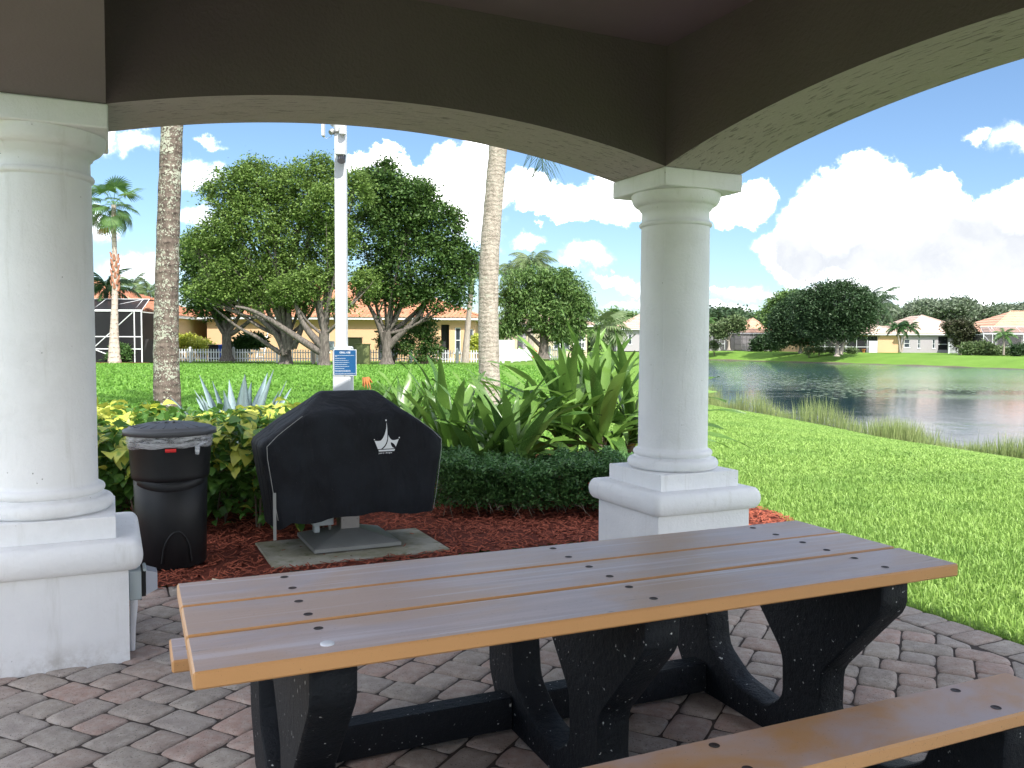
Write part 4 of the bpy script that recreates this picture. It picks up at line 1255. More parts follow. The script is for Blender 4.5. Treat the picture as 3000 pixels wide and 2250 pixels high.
# the low frond whose end hangs below the arch
base2 = P2[0]
path = [P2[-1], px(1530, -190, 17.3), px(1565, 60, 17.0), px(1578, 250, 16.9), px(1584, 400, 16.85), px(1590, 500, 16.85)]
path = [Vector(p) - base2 for p in path]
sm = []
for k in range(len(path) - 1):
    for j in range(6): sm.append(path[k].lerp(path[k + 1], j / 6))
sm.append(path[-1])
for _ in range(3): sm = [sm[0]] + [(sm[k - 1] + sm[k] * 2 + sm[k + 1]) / 4 for k in range(1, len(sm) - 1)] + [sm[-1]]
m = MB(); m.tube(sm, [.035 * (1 - .9 * k / len(sm)) + .004 for k in range(len(sm))], 5)
rr = random.Random(3); N = len(sm)
for k in range(64):
    f = .30 + .70 * k / 63; q_ = f * (N - 1); i_ = min(int(q_), N - 2); p = sm[i_].lerp(sm[i_ + 1], q_ - i_)
    for sd_ in (-1, 1):
        l = rr.uniform(.62, .95) * (1.0 if f < .9 else .8)
        sp_ = rr.uniform(.30, .85) * (1.15 - .5 * (1 - f))
        d = Vector((sd_ * sp_, rr.uniform(-.25, .25), -1)).normalized(); e = Vector((sd_ * sp_ * .7, d.y, -1.25)).normalized(); w = Vector((.0, 1, 0)) * .006 + Vector((.011, 0, 0))
        m.add([p - w * .5, p + w * .5, p + d * l * .5 + w * .5, p + d * l * .5 - w * .5, p + d * l * .5 + e * l * .5], [(0, 1, 2, 3), (3, 2, 4)])
o = m.build('frond', M['leaf_far'], p2); o['label'] = 'old frond hanging below the arch'

# washingtonia and its neighbours by the left house
YW = 47.0
wp = [px(336, 1066, YW), px(334, 1000, YW), px(336, 900, YW), px(338, 800, YW), px(334, 700, YW), px(333, 600, YW)]
ff = [fan(1.1, .95, 24, .5, .15, k, 120) for k in range(3)]
wt_ = make_palm('fan_palm', 'tall slender fan palm with a rusty band on its trunk before the left house', wp, [.36, .25, .17, .15, .13, .12], M['bark_wash'], ff, 20, M['palm_leaf'], (-1.0, 1.35), seed=5, scale=(.7, 1.0))
m = MB()
for k in range(26):
    a = k * 2.4; z0 = 4.0 + 1.9 * k / 26; x0 = (px(337, 790, YW) - Vector(wp[0])).x
    m.tube([(x0 + math.cos(a) * .14, math.sin(a) * .14, z0), (x0 + math.cos(a) * .24, math.sin(a) * .24, z0 + .3)], [.09, .04], 5)
m.build('old_leaf_bases', M['boots'], wt_)
dfm = fan(.9, .9, 14, 1.2, -.9, 12, 60)
o = bpy.data.objects.new('dead_frond', dfm.mesh('dead_frond', M['palm_dead'])); link(o, wt_); o.location = Vector(wp[-1]) - Vector(wp[0]) + Vector((0.1, -.1, -.5)); o.rotation_euler = (0, .5, -.1); tag(o, 'dried orange frond hanging down')
wp2 = [px(215, 1066, YW + 1), px(215, 820, YW + 1), px(218, 600, YW + 1)]
make_palm('fan_palm', 'fan palm mostly hidden behind the left column', wp2, [.3, .16, .13], M['bark_wash'], ff, 16, M['palm_leaf'], (-.9, 1.2), seed=6, scale=(.8, 1.1))
pf = [pinnate(2.1, 1.7, .55, 34, el0=.5, width=.05, hang=.8, seed=20 + k) for k in range(2)]
make_palm('date_palm', 'short dark feathery palm in front of the left house roof', [px(300, 1066, 50), px(305, 950, 50), px(312, 850, 50)], [.16, .14, .13], M['bark_grey'], pf, 22, M['palm_dark'], (-.5, 1.2), seed=7, cat='palm tree')
make_palm('royal_palm', 'hazy grey palm behind the left house roof', [px(440, 1000, 72), px(440, 930, 72), px(436, 860, 72)], [.2, .18, .15], M['bark_grey'], pf, 16, M['leaf_hazy'], (-.6, 1.2), seed=8)
make_palm('royal_palm', 'second hazy palm further right behind the left house roof', [px(395, 1000, 74), px(395, 930, 74), px(392, 845, 74)], [.2, .18, .15], M['bark_grey'], pf, 14, M['leaf_hazy'], (-.6, 1.2), seed=18)
make_palm('royal_palm', 'slim palm with grey trunk standing before the white fence', [px(1363, 1062, 50), px(1368, 980, 50), px(1378, 880, 50), px(1384, 800, 50)], [.24, .17, .15, .13], M['bark_pale'], pf, 16, M['leaf_b'], (-.6, 1.2), seed=28)
pw = [pinnate(2.9, 2.2, 1.0, 40, el0=.7, width=.05, hang=1.6, seed=30 + k) for k in range(2)]
make_palm('weeping_palm', 'drooping pale palm crown rising behind the round mango tree', [px(1555, 1040, 74), px(1556, 900, 74), px(1560, 790, 74)], [.3, .22, .18], M['bark_pale'], pw, 20, M['leaf_hazy'], (-.2, 1.25), seed=31)
make_palm('weeping_palm', 'smaller drooping palm crown behind the mango tree', [px(1490, 1040, 76), px(1492, 900, 76), px(1500, 800, 76)], [.3, .22, .18], M['bark_pale'], pw, 16, M['leaf_hazy'], (-.2, 1.25), seed=32, scale=(.6, .8))

def bush(name, label, blobs, n, leaf, mat, cat='bush', group=None, seed=1, clump=.16, aspect=.5):
    r = np.random.default_rng(seed)
    c = np.array(blobs)[:, :3].mean(0); z = gz(c[0], c[1]); z = min(z, min(b_[2] - b_[5] * .9 for b_ in blobs))
    t = thing(name, label, cat, (c[0], c[1], z), 0, group)
    loc = [(b_[0] - c[0], b_[1] - c[1], b_[2] - z, *b_[3:]) for b_ in blobs]
    P, _ = crown_points(loc, n, clump, 18, (0.6, 1.03), r=r)
    P[:, 2] = np.abs(P[:, 2])
    V, F = leaf_geo(P, leaf, aspect, .4, r=r); bulk('foliage', V, F, mat, t)
    m = MB()
    for b_ in loc:
        for k in range(3): m.tube([(b_[0] * .3, b_[1] * .3, 0), (b_[0] + (k - 1) * b_[3] * .4, b_[1], b_[2])], [.05 * b_[5] + .01, .008], 5)
    m.build('stems', M['stem'], t)
    return t

# ------------------------------------------------------------------ trees on the lawn
YT = 45.0
def at(u, v, Y=YT): return px(u, v, Y)
bpos = at(838, 1066, 45.5)
make_tree('buttonwood_tree', 'spreading many-limbed green tree left of the white pole', 'tree', bpos,
          blobs_px([(690, 575, 85, 78), (780, 545, 100, 62), (890, 560, 105, 80), (965, 525, 45, 45), (750, 660, 130, 95), (880, 680, 110, 85), (655, 690, 70, 70), (600, 720, 60, 50), (940, 478, 34, 24), (735, 492, 50, 26), (610, 560, 26, 24), (560, 700, 30, 26), (640, 850, 95, 40), (960, 700, 60, 60), (780, 885, 70, 30), (880, 890, 50, 26), (700, 800, 100, 70), (800, 800, 80, 50), (860, 770, 80, 60)], YT),
          78000, .155, M['leaf_a'], M['bark_grey'], .31, 1.5, clump=.40, seed=11,
          limb_ends=[([at(835, 1040), at(815, 985), at(780, 950), at(740, 915), at(700, 890), at(640, 862)], .17),
                     ([at(840, 1030), at(830, 960), at(800, 900), at(790, 850), at(770, 780)], .17),
                     ([at(850, 1025), at(848, 950), at(842, 880), at(830, 800), at(830, 700)], .20),
                     ([at(860, 1020), at(885, 960), at(895, 900), at(905, 830), at(930, 740)], .16),
                     ([at(822, 1035), at(785, 1010), at(750, 985), at(700, 962), at(660, 930), at(625, 900)], .12),
                     ([at(790, 940), at(750, 930), at(720, 925), at(690, 915), at(655, 905), at(618, 890)], .08),
                     ([at(700, 893), at(680, 880), at(660, 878), at(640, 860)], .07)])
tb = at(950, 1074, 43.5)
make_tree('buttonwood_tree', 'leaning twisted tree with long pale limbs just left of the white pole', 'tree', tb,
          blobs_px([(955, 600, 60, 62), (1000, 700, 48, 70), (1068, 830, 42, 42), (985, 800, 30, 38), (1040, 560, 50, 60), (915, 830, 60, 45), (850, 850, 70, 40), (1000, 900, 40, 26)], 43.5),
          24000, .155, M['leaf_a'], M['bark_grey'], .28, 1.7, clump=.36, seed=12,
          limb_ends=[([at(945, 1035, 43.5), at(900, 1008, 43.5), at(850, 975, 43.5), at(805, 945, 43.5), at(770, 925, 43.5), at(730, 905, 43.5), at(690, 898, 43.5)], .20),
                     ([at(950, 1020, 43.5), at(915, 985, 43.5), at(885, 945, 43.5), at(868, 900, 43.5), at(860, 860, 43.5)], .22),
                     ([at(955, 1030, 43.5), at(950, 960, 43.5), at(938, 900, 43.5), at(925, 850, 43.5), at(900, 790, 43.5)], .20),
                     ([at(938, 900, 43.5), at(955, 870, 43.5), at(960, 830, 43.5), at(985, 790, 43.5)], .13)])
tl = at(665, 1050, 50)
make_tree('oak_tree', 'darker tree with forked trunk behind the picket fence', 'tree', tl,
          blobs_px([(600, 770, 72, 70), (575, 850, 48, 65), (660, 830, 80, 75), (750, 850, 80, 55), (560, 740, 38, 38), (620, 900, 75, 40), (820, 860, 60, 45)], 50),
          26000, .20, M['leaf_b'], M['bark_grey'], .30, 1.4, clump=.36, seed=13)
t2 = at(1133, 1060, 46)
make_tree('oak_tree', 'dense dark green tree right of the white pole', 'tree', t2,
          blobs_px([(1120, 555, 78, 72), (1185, 610, 105, 88), (1270, 665, 85, 80), (1110, 690, 100, 100), (1220, 765, 125, 85), (1335, 785, 58, 85), (1090, 830, 62, 55), (1290, 870, 90, 45), (1160, 860, 100, 42), (1070, 545, 45, 45), (1132, 488, 34, 24), (1330, 645, 34, 34), (1385, 760, 26, 30), (1235, 560, 40, 30)], 46),
          60000, .17, M['leaf_b'], M['bark_grey'], .27, 1.6, clump=.40, seed=14, aspect=.55,
          limb_ends=[([at(1135, 1020, 46), at(1165, 985, 46), at(1200, 955, 46), at(1235, 915, 46), at(1250, 870, 46)], .20),
                     ([at(1130, 1015, 46), at(1115, 960, 46), at(1090, 910, 46), at(1070, 880, 46)], .20),
                     ([at(1132, 1010, 46), at(1140, 950, 46), at(1150, 900, 46), at(1150, 840, 46)], .18)])
t3 = at(1592, 1045, 62)
make_tree('mango_tree', 'round light green mango tree right of the pale palm trunk', 'tree', t3,
          blobs_px([(1545, 845, 80, 60), (1625, 850, 70, 68), (1680, 875, 48, 50), (1500, 890, 45, 48), (1600, 920, 110, 46), (1700, 920, 42, 45), (1490, 960, 40, 28), (1660, 975, 70, 28)], 62),
          34000, .30, M['leaf_c'], M['bark_grey'], .34, 2.0, clump=.42, seed=15, aspect=.28, droop=.7,
          limb_ends=[([at(1590, 1020, 62), at(1560, 990, 62), at(1525, 960, 62), at(1490, 945, 62)], .16)])
bush('round_bush', 'round dark green bush beside the dark tree trunk', blobs_px([(1222, 1008, 62, 56), (1245, 960, 40, 36), (1262, 1030, 40, 38)], 47), 9000, .13, M['leaf_b'], seed=41)
bush('tall_bush', 'shaggy bush in the shade behind the dark tree trunk', blobs_px([(1165, 995, 42, 48), (1130, 1000, 30, 40)], 49), 5000, .14, M['leaf_b'], seed=42)
bush('yellow_bush', 'yellow-green bush behind the fence near the first trunk', blobs_px([(555, 1005, 42, 28), (590, 1015, 40, 22), (520, 1010, 30, 30)], 55), 4500, .16, M['acal_yellow'], seed=43)
bush('areca_bush', 'small yellowish areca bush against the house corner', blobs_px([(1395, 1010, 18, 30)], 56), 1500, .16, M['acal_yellow'], seed=44)
bush('papaya_bush', 'broad-leaved dark bush behind the picket fence below the limbs', blobs_px([(738, 1000, 46, 22), (700, 1020, 30, 20)], 52), 2600, .24, M['palm_dark'], seed=45)
bush('cycad', 'low palm-like plant at the foot of the tall fan palm', blobs_px([(358, 1035, 28, 28), (330, 1045, 18, 16)], 47.5), 1600, .22, M['palm_leaf'], cat='plant', seed=46, aspect=.25)
bush('red_flower_bush', 'small bush with red blooms beside the far fence end', blobs_px([(1562, 1040, 10, 16)], 60), 500, .16, M['red_bloom'], seed=47)
bush('small_bush', 'small dark bush on the far lawn seen through the lily leaves', blobs_px([(1690, 1030, 22, 20)], 64), 900, .16, M['leaf_c'], seed=48)

# ------------------------------------------------------------------ shrubs near the pavilion
# crinum lilies: every strap leaf is a part
def strap(base, L, Wd, azm, el0, bend, twist=0.0, seed=0, n=12, fold=.28, wave=.012):
    rr = random.Random(seed)
    m = MB(); p = Vector(base); vs = []; fs = []
    ph = rr.uniform(0, 6); side0 = Vector((-math.sin(azm), math.cos(azm), 0))
    for i in range(n + 1):
        t = i / n
        a = el0 - bend * t ** 1.7
        d = Vector((math.cos(azm) * math.cos(a), math.sin(azm) * math.cos(a), math.sin(a)))
        if i: p = p + d * (L / n)
        nrm = side0.cross(d) * -1
        tw = twist * t
        side = side0 * math.cos(tw) + nrm * math.sin(tw)
        up_ = nrm * math.cos(tw) - side0 * math.sin(tw)
        w = Wd * .5 * (0.55 + 0.45 * min(1, t / .3)) * (1 - max(0, (t - .45) / .55) ** 1.6) + .001
        wv = wave * math.sin(t * 16 + ph) * (1 if i > 1 else 0)
        f = fold * w
        vs += [p + side * w + up_ * (f + wv), p, p - side * w + up_ * (f - wv)]
        if i:
            b0 = (i - 1) * 3
            fs += [(b0, b0 + 1, b0 + 4, b0 + 3), (b0 + 1, b0 + 2, b0 + 5, b0 + 4)]
    m.add(vs, fs, 0, True)
    return m
def crinum(label, base, n, Lr, Wr, seed, spread=.25, stem=.25, elr=(.35, 1.45), old=3, front=0):
    rr = random.Random(seed)
    t = thing('crinum_lily', label, 'lily plant', base, 0, 'broad strap-leaved lilies behind the low hedge')
    nr = max(2, n // 17)
    heads = []
    for k in range(nr):
        a = 2 * math.pi * k / nr + rr.uniform(-.4, .4); rad = spread * rr.uniform(.4, 1)
        heads.append(Vector((rad * math.cos(a), rad * math.sin(a), 0)))
        m = MB(); m.tube([heads[-1] + Vector((0, 0, -.03)), heads[-1] + Vector((0, 0, stem * .6)), heads[-1] * 1.1 + Vector((0, 0, stem + .12))], [.075, .07, .05], 8)
        m.build('stalk', M['stem'], t)
    for i in range(n):
        h = heads[i % nr]; q_ = rr.random()
        azm = rr.uniform(0, 2 * math.pi); el = elr[0] + (elr[1] - elr[0]) * q_ ** .75
        L = rr.uniform(*Lr) * (0.8 + .25 * math.sin(el)); bend = rr.uniform(.5, 1.25) * (1.35 - .75 * el / 1.5) + (0.5 if el < .7 else 0)
        b_ = h * 1.1 + Vector((0, 0, stem + rr.uniform(-.12, .12)))
        mb_ = strap(b_, L, rr.uniform(*Wr), azm, el, bend, rr.uniform(-.5, .5), seed * 100 + i)
        o = mb_.build('leaf', M['crinum'], t)
    for i in range(old):
        h = heads[i % nr]
        o = strap(h + Vector((0, 0, stem - .05)), rr.uniform(*Lr) * .8, Wr[0], rr.uniform(3.6, 5.4), .25, 1.6, .4, seed * 77 + i).build('leaf', M['crinum_old'], t)
        o['label'] = 'yellowed drooping leaf'
    for i in range(front):          # low leaves arching over the hedge towards the patio
        h = heads[i % nr]
        strap(h + Vector((0, 0, stem + .05)), rr.uniform(.75, .95), Wr[1], rr.uniform(4.1, 5.6), rr.uniform(.55, .9), rr.uniform(2.0, 2.6), rr.uniform(-.4, .4), seed * 55 + i).build('leaf', M['crinum'], t)
    return t
gA = px(1165, 1380, 9.6); gB = px(1395, 1400, 8.6); gC = px(1725, 1380, 9.5)
cA = crinum('strap-leaved lily with a dried orange flower, leftmost beside the white pole', (gA.x, gA.y, 0), 96, (.72, 1.05), (.09, .13), 21, .55, .18, old=1)
cB = crinum('broad strap-leaved lily spreading low between the grill and the white column', (gB.x, gB.y, 0), 128, (.80, 1.22), (.10, .145), 22, .52, .20, old=2, front=8)
cC = crinum('tallest strap-leaved lily, partly hidden behind the white column', (gC.x, gC.y, 0), 112, (.95, 1.42), (.11, .16), 23, .5, .36, (.3, 1.5), old=3, front=3)
for k_, (az_, el_, L_2) in enumerate(((.05, .55, 1.55), (-.25, .30, 1.5), (.35, .75, 1.45), (-.1, .95, 1.4), (-.45, .05, 1.25), (.15, .2, 1.5), (-.6, .5, 1.3))):
    strap((.40, -.1, .38), L_2 * .92, .12, az_, el_, .75, .3, 900 + k_).build('leaf', M['crinum'], cC)
# a dried bloom on a stalk
m = MB(); fb = px(1072, 1115, 9.8) - Vector((gA.x, gA.y, 0)); m.tube([(0, 0, .2), (fb.x * .5, fb.y * .5, fb.z * .6), fb], [.012, .01, .008], 6)
m.build('flower_stalk', M['crinum'], cA)
m = MB()
for k in range(9):
    a = k * .7; m.tube([fb, fb + Vector((math.cos(a) * .03, math.sin(a) * .03, .03)), fb + Vector((math.cos(a) * .055 + .02, math.sin(a) * .05, -.02 - .01 * k))], [.012, .018, .004], 5)
m.build('dried_flower', M['flower'], cA)

# agave: thick blue-grey pointed blades
ag = px(700, 1330, 9.3)
agt = thing('agave', 'large blue-grey agave with pointed blades standing behind the yellow-green shrub', 'agave', (ag.x, ag.y, 0))
def agave_leaf(L, Wd, azm, el0, bend, seed):
    m = MB(); n = 10; p = Vector((math.cos(azm) * .06, math.sin(azm) * .06, .05)); side = Vector((-math.sin(azm), math.cos(azm), 0)); vs = []; fs = []
    for i in range(n + 1):
        t = i / n; a = el0 - bend * t; d = Vector((math.cos(azm) * math.cos(a), math.sin(azm) * math.cos(a), math.sin(a)))
        if i: p = p + d * (L / n)
        nrm = side.cross(d) * -1; w = Wd * .5 * (0.7 + .3 * min(1, t / .35)) * (1 - max(0, (t - .35) / .65) ** 1.35) + .002; th = w * .22 + .002
        vs += [p + side * w + nrm * w * .35, p + nrm * 0, p - side * w + nrm * w * .35, p - nrm * th]
        if i:
            b0 = (i - 1) * 4
            for k in range(4): k2 = (k + 1) % 4; fs.append((b0 + k, b0 + k2, b0 + 4 + k2, b0 + 4 + k))
    m.add(vs, fs, 0, True); return m
rr = random.Random(5)
for i in range(19):
    azm = i * 2.4; el = .78 + .68 * ((i % 19) / 19) ** .8
    agave_leaf(rr.uniform(.95, 1.2), rr.uniform(.17, .25), azm, el, rr.uniform(-.05, .25), i).build('leaf', M['agave'], agt)

# variegated shrub row behind the bin
sh = thing('variegated_shrub', 'leafy shrub row with yellow-green and dark green leaves behind the black bin', 'shrub', (-2.9, 7.2, 0))
def heart_leaf(L, Wd, droop, seed):
    rr = random.Random(seed); m = MB(); n = 6; vs = []; fs = []
    prof = [.0, .62, .98, 1.0, .80, .45, .0]
    x = 0; z = 0; a = .25
    for i in range(n + 1):
        w = prof[i] * Wd / 2
        lob = -.06 * L if i == 1 else 0
        vs += [(x + lob, w, z + w * .30 + rr.uniform(-.004, .004)), (x, 0, z), (x + lob, -w, z + w * .30 + rr.uniform(-.004, .004))]
        a -= droop / n; x += math.cos(a) * L / n; z += math.sin(a) * L / n
        if i:
            b0 = (i - 1) * 3; fs += [(b0, b0 + 1, b0 + 4, b0 + 3), (b0 + 1, b0 + 2, b0 + 5, b0 + 4)]
    m.add(vs, fs, 0, True)
    m.tube([(-L * .45, 0, -.012), (0, 0, 0)], .0022, 3, caps=False)
    return m
ylf = [heart_leaf(.15, .105, .9 + .2 * k, k) for k in range(3)]; glf = [heart_leaf(.115, .08, .8 + .2 * k, k + 5) for k in range(3)]
ym = [l.mesh('leaf', M['acal_yellow']) for l in ylf]; gm = [l.mesh('leaf', M['acal_green']) for l in glf]
rr = random.Random(17)
def shrub_top(x): return .84 + .07 * math.sin(x * 3.1 + 1) + .04 * math.sin(x * 9) - (.16 if x > -2.05 else 0) - max(0, x + 2.0) * .12
cand = []
for k in range(2300):
    x = rr.uniform(-4.3, -1.35); top_ = shrub_top(x); dpt = rr.random()
    if rr.random() < .44:     # crown surface
        y = rr.uniform(6.35, 8.3); z = top_ - rr.uniform(-.05, .14); out = Vector((rr.uniform(-.6, .6), -.5 + (y - 6.4) * .5, 1.0)); ylw = rr.random() < (.68 if y > 6.7 else .50)
    else:                     # front face, belly outwards
        z = rr.uniform(.08, top_); y = 6.33 + .16 * abs(z - .6) + rr.uniform(0, .35) ** 1.0 - .05 * math.sin(x * 7); out = Vector((rr.uniform(-.7, .7), -1, .45)); ylw = rr.random() < max(0.03, (z - .45) * 1.25)
        if z < .3 and rr.random() < .55: continue
    cand.append((x, y, z, out, ylw))
cand.sort(key=lambda c: c[1] - c[2] * .9 + (2.0 if not (-3.45 < c[0] < -1.5) else 0))
leftover = {0: MB(), 1: MB()}
for k, (x, y, z, out, ylw) in enumerate(cand):
    out = out.normalized(); azm = math.atan2(out.y, out.x) + rr.uniform(-.8, .8); pitch = rr.uniform(-.5, .9) - .25 * (1 - out.z)
    s = rr.uniform(.65, 1.25) * (1.0 if z > .4 else .8)
    Mx = Matrix.Translation((x + 2.9, y - 7.2, z)) @ Matrix.Rotation(azm, 4, 'Z') @ Matrix.Rotation(pitch, 4, 'Y') @ Matrix.Rotation(rr.uniform(-.5, .5), 4, 'X') @ Matrix.Scale(s, 4)
    j = rr.randrange(3)
    if k < 296:
        o = bpy.data.objects.new('leaf', (ym if ylw else gm)[j]); o.matrix_local = Mx; link(o, sh)
    else:
        src = (ylf if ylw else glf)[j]
        leftover[0 if ylw else 1].add([Mx @ Vector(v) for v in src.v], src.f, 0, True)
tag(leftover[0].build('yellow_foliage', M['acal_yellow'], sh), kind='stuff')
tag(leftover[1].build('green_foliage', M['acal_green'], sh), kind='stuff')
m = MB()
for k in range(90):
    x = rr.uniform(-1.3, 1.45); y = rr.uniform(-.6, .8)
    m.tube([(x, y, -.03), (x + rr.uniform(-.08, .08), y + rr.uniform(-.08, .08), .45), (x + rr.uniform(-.16, .16), y + rr.uniform(-.2, .1), .82)], [.009, .007, .004], 4, caps=False)
tag(m.build('stems', M['stem'], sh), kind='stuff')
P = np.stack([rng.uniform(-1.4, 1.5, 9000), rng.uniform(-.55, 1.1, 9000), rng.uniform(.08, .85, 9000)], 1)
V, F = leaf_geo(P, .085, .65, .4); tag(bulk('inner_foliage', V, F, M['acal_green'], sh), kind='stuff')

# low clipped hedge
hd = thing('clipped_hedge', 'low dark green clipped hedge between the grill and the white column', 'hedge', (.4, 7.5, 0))
n = 30000
P = np.empty((n, 3)); ux = rng.uniform(-1.10, 1.2, n); side = rng.random(n)
topz = .425 + .035 * np.sin(ux * 5) + .022 * np.sin(ux * 13 + 1) + .02 * np.sin(ux * 29)
front = side < .40
P[:, 0] = ux
P[:, 1] = np.where(front, -.42 + rng.random(n) ** 2 * .22 + .04 * np.sin(ux * 8), rng.uniform(-.42, .50, n))
P[:, 2] = np.where(front, topz * (0.24 + .78 * rng.random(n) ** .7), topz + rng.normal(0, .022, n))
low = front & (P[:, 2] < .13) & (rng.random(n) < .6); P = P[~low]
gap = (np.sin(P[:, 0] * 17 + P[:, 2] * 23) * np.sin(P[:, 0] * 7 + 2) > .62) & (P[:, 2] < .38); P = P[~gap]
V, F = leaf_geo(P, .036, .48, .35, .4); bulk('foliage', V, F, M['hedge_leaf'], hd)
n = 16000
P = np.stack([rng.uniform(-1.05, 1.15, n), rng.uniform(-.36, .46, n), rng.uniform(.08, .42, n)], 1)
V, F = leaf_geo(P, .036, .48, .3, .4); tag(bulk('inner_foliage', V, F, M['hedge_leaf'], hd), kind='stuff')
m = MB()
for k in range(80):
    x = rr.uniform(-1.0, 1.1); y = rr.uniform(-.2, .4); dx = rr.uniform(-.18, .18)
    m.tube([(x, y, -.01), (x + dx * .5, y - .05, .17), (x + dx, y + rr.uniform(-.12, .05), .40)], [.005, .0035, .002], 4, caps=False)
for k in range(26):
    x = rr.uniform(-1.0, 1.1); y = -.40; a = rr.uniform(-2.6, -.5); l = rr.uniform(.1, .24)
    m.tube([(x, y + .1, rr.uniform(.1, .3)), (x + math.cos(a) * l * .6, y - .03, .12), (x + math.cos(a) * l, y - .08, rr.uniform(.015, .10))], [.004, .003, .0015], 4, caps=False)
m.build('twigs', M['stem'], hd)

# ------------------------------------------------------------------ grass and reeds
def blades(name, n, region, L, w, mat, bend=.5, z0=-.028, label=None, cat='grass', prob=None, wide=.8):
    out = []; c = 0
    while c < n:
        x = rng.uniform(region[0], region[1], n); y = rng.uniform(region[2], region[3], n)
        k = (x < y * .70 + wide) & (x > -y * .66 - .8) & (lake_dist(x, y) > .25) & ~inside_poly(BED_W, x, y) & ~inside_poly(PATIO_W, x, y)
        if prob is not None: k &= rng.random(n) < prob(x, y)
        out.append(np.stack([x[k], y[k]], 1)); c += int(k.sum())
        if len(out) > 60: break
    Q = np.concatenate(out)[:n]; n = len(Q)
    z = ground_z(Q[:, 0], Q[:, 1]) + z0
    a = rng.random(n) * 2 * math.pi; l = rng.uniform(*L, n); ww = rng.uniform(*w, n)
    b0 = rng.normal(size=(n, 2)); b0 = b0 / np.linalg.norm(b0, axis=1)[:, None]; lean = rng.uniform(.1, bend, n)
    base = np.stack([Q[:, 0], Q[:, 1], z], 1)
    sx = np.stack([-np.sin(a), np.cos(a), np.zeros(n)], 1) * (ww / 2)[:, None]
    mid = base + np.stack([b0[:, 0] * l * lean * .35, b0[:, 1] * l * lean * .35, l * .6], 1)
    tip = base + np.stack([b0[:, 0] * l * lean * 1.1, b0[:, 1] * l * lean * 1.1, l * (1 - lean * .35)], 1)
    V = np.stack([base - sx, base + sx, mid + sx * .8, mid - sx * .8, tip], 1)
    o = np.arange(n)[:, None] * 5
    F = np.stack([o + [0, 1, 2], o + [0, 2, 3], o + [3, 2, 4]], 1).reshape(-1, 3)
    ob = bulk(name, V.reshape(-1, 3), F, mat)
    return tag(ob, label, cat, kind='stuff')
blades('lawn_grass', 150000, (1.2, 9.5, -0.5, 10.2), (.035, .075), (.006, .011), M['blade'], .9, label='thick blades of bright green lawn grass by the patio', wide=4.5)
blades('lawn_grass', 330000, (-1.0, 12, 9.2, 31), (.040, .080), (.011, .020), M['blade'], .9, label='bright green lawn grass between the lilies and the lake', wide=2.5, prob=lambda x, y: np.clip((x + .8) / 2.2, 0, 1) * np.clip((32 - y) / 12, .3, 1))
blades('lawn_grass', 70000, (-13, 1.6, 10.5, 24), (.06, .12), (.02, .04), M['blade_left'], .9, label='bright green lawn grass behind the shrub row', prob=lambda x, y: np.clip((1.6 - x) / 2.2, 0, 1))
blades('lawn_grass', 60000, (-26, 4, 22, 46), (.07, .14), (.04, .08), M['blade_left'], .9, label='bright green lawn grass below the trees', prob=lambda x, y: np.clip((4 - x) / 3, 0, 1))

def reeds(name, segs, per_m, H, wd, spread, label, mat):
    Q = []
    for (x0, y0), (x1, y1) in segs:
        L = math.hypot(x1 - x0, y1 - y0); k = int(L * per_m); t = rng.random(k)
        cl = .5 + .5 * np.sin(t * L * 2.3 + x0) * np.sin(t * L * 5.1)
        keep = rng.random(k) < .35 + .65 * cl; t = t[keep]; k = len(t)
        nx_, ny_ = -(y1 - y0) / L, (x1 - x0) / L; s = rng.normal(0, spread, k)
        Q.append(np.stack([x0 + (x1 - x0) * t + nx_ * s, y0 + (y1 - y0) * t + ny_ * s], 1))
    Q = np.concatenate(Q); n = len(Q)
    z = np.maximum(ground_z(Q[:, 0], Q[:, 1]), WATER_Z - .1)
    l = rng.uniform(*H, n) * (0.75 + .35 * np.sin(Q[:, 1] * 1.7)); a = rng.random(n) * 6.28
    lean = rng.normal(0, .14, (n, 2)); base = np.stack([Q[:, 0], Q[:, 1], z - .03], 1)
    sx = np.stack([np.cos(a), np.sin(a), 0 * a], 1) * (rng.uniform(*wd, n) / 2)[:, None]
    mid = base + np.stack([lean[:, 0] * l * .4, lean[:, 1] * l * .4, l * .55], 1); tip = base + np.stack([lean[:, 0] * l, lean[:, 1] * l, l], 1)
    V = np.stack([base - sx, base + sx, mid + sx * .8, mid - sx * .8, tip], 1); o = np.arange(n)[:, None] * 5
    F = np.stack([o + [0, 1, 2], o + [0, 2, 3], o + [3, 2, 4]], 1).reshape(-1, 3)
    return tag(bulk(name, V.reshape(-1, 3), F, mat), label, 'reeds', kind='stuff')
shore = [tuple(LAKE[k]) for k in (2, 3, 4, 5, 6, 7, 8)]
reeds('shore_reeds', [((15, 0), (12, 8)), ((12, 8), (9.9, 15.5)), ((9.9, 15.5), (9.0, 18.3)), ((9.0, 18.3), (8.75, 20.5))], 1150, (.30, .62), (.006, .012), .22, 'dense green reeds along the near shore', M['reed'])
reeds('shore_reeds', [((8.75, 20.5), (8.6, 22.2)), ((8.6, 22.2), (7.9, 25.5)), ((7.9, 25.5), (7.1, 29)), ((7.1, 29), (7.35, 34))], 330, (.5, .95), (.008, .014), .16, 'taller sparse reeds standing in the shallow water', M['reed'])
# ------------------------------------------------------------------ rubbish bin
bx, by = -2.25, 5.60
bn = thing('rubbish_bin', 'tall black round rubbish bin with grey lid and clear liner beside the left column', 'bin', (bx, by, 0.012))
m = MB()
m.lathe([(.0005, .002), (.205, .002), (.215, .012), (.222, .30), (.228, .565)] + [(.222, .568), (.225, .572), (.238, .58), (.243, .60), (.244, .615)] +
        [(.256, .86), (.262, .872)], 56)
m.build('body', M['bin'], bn)
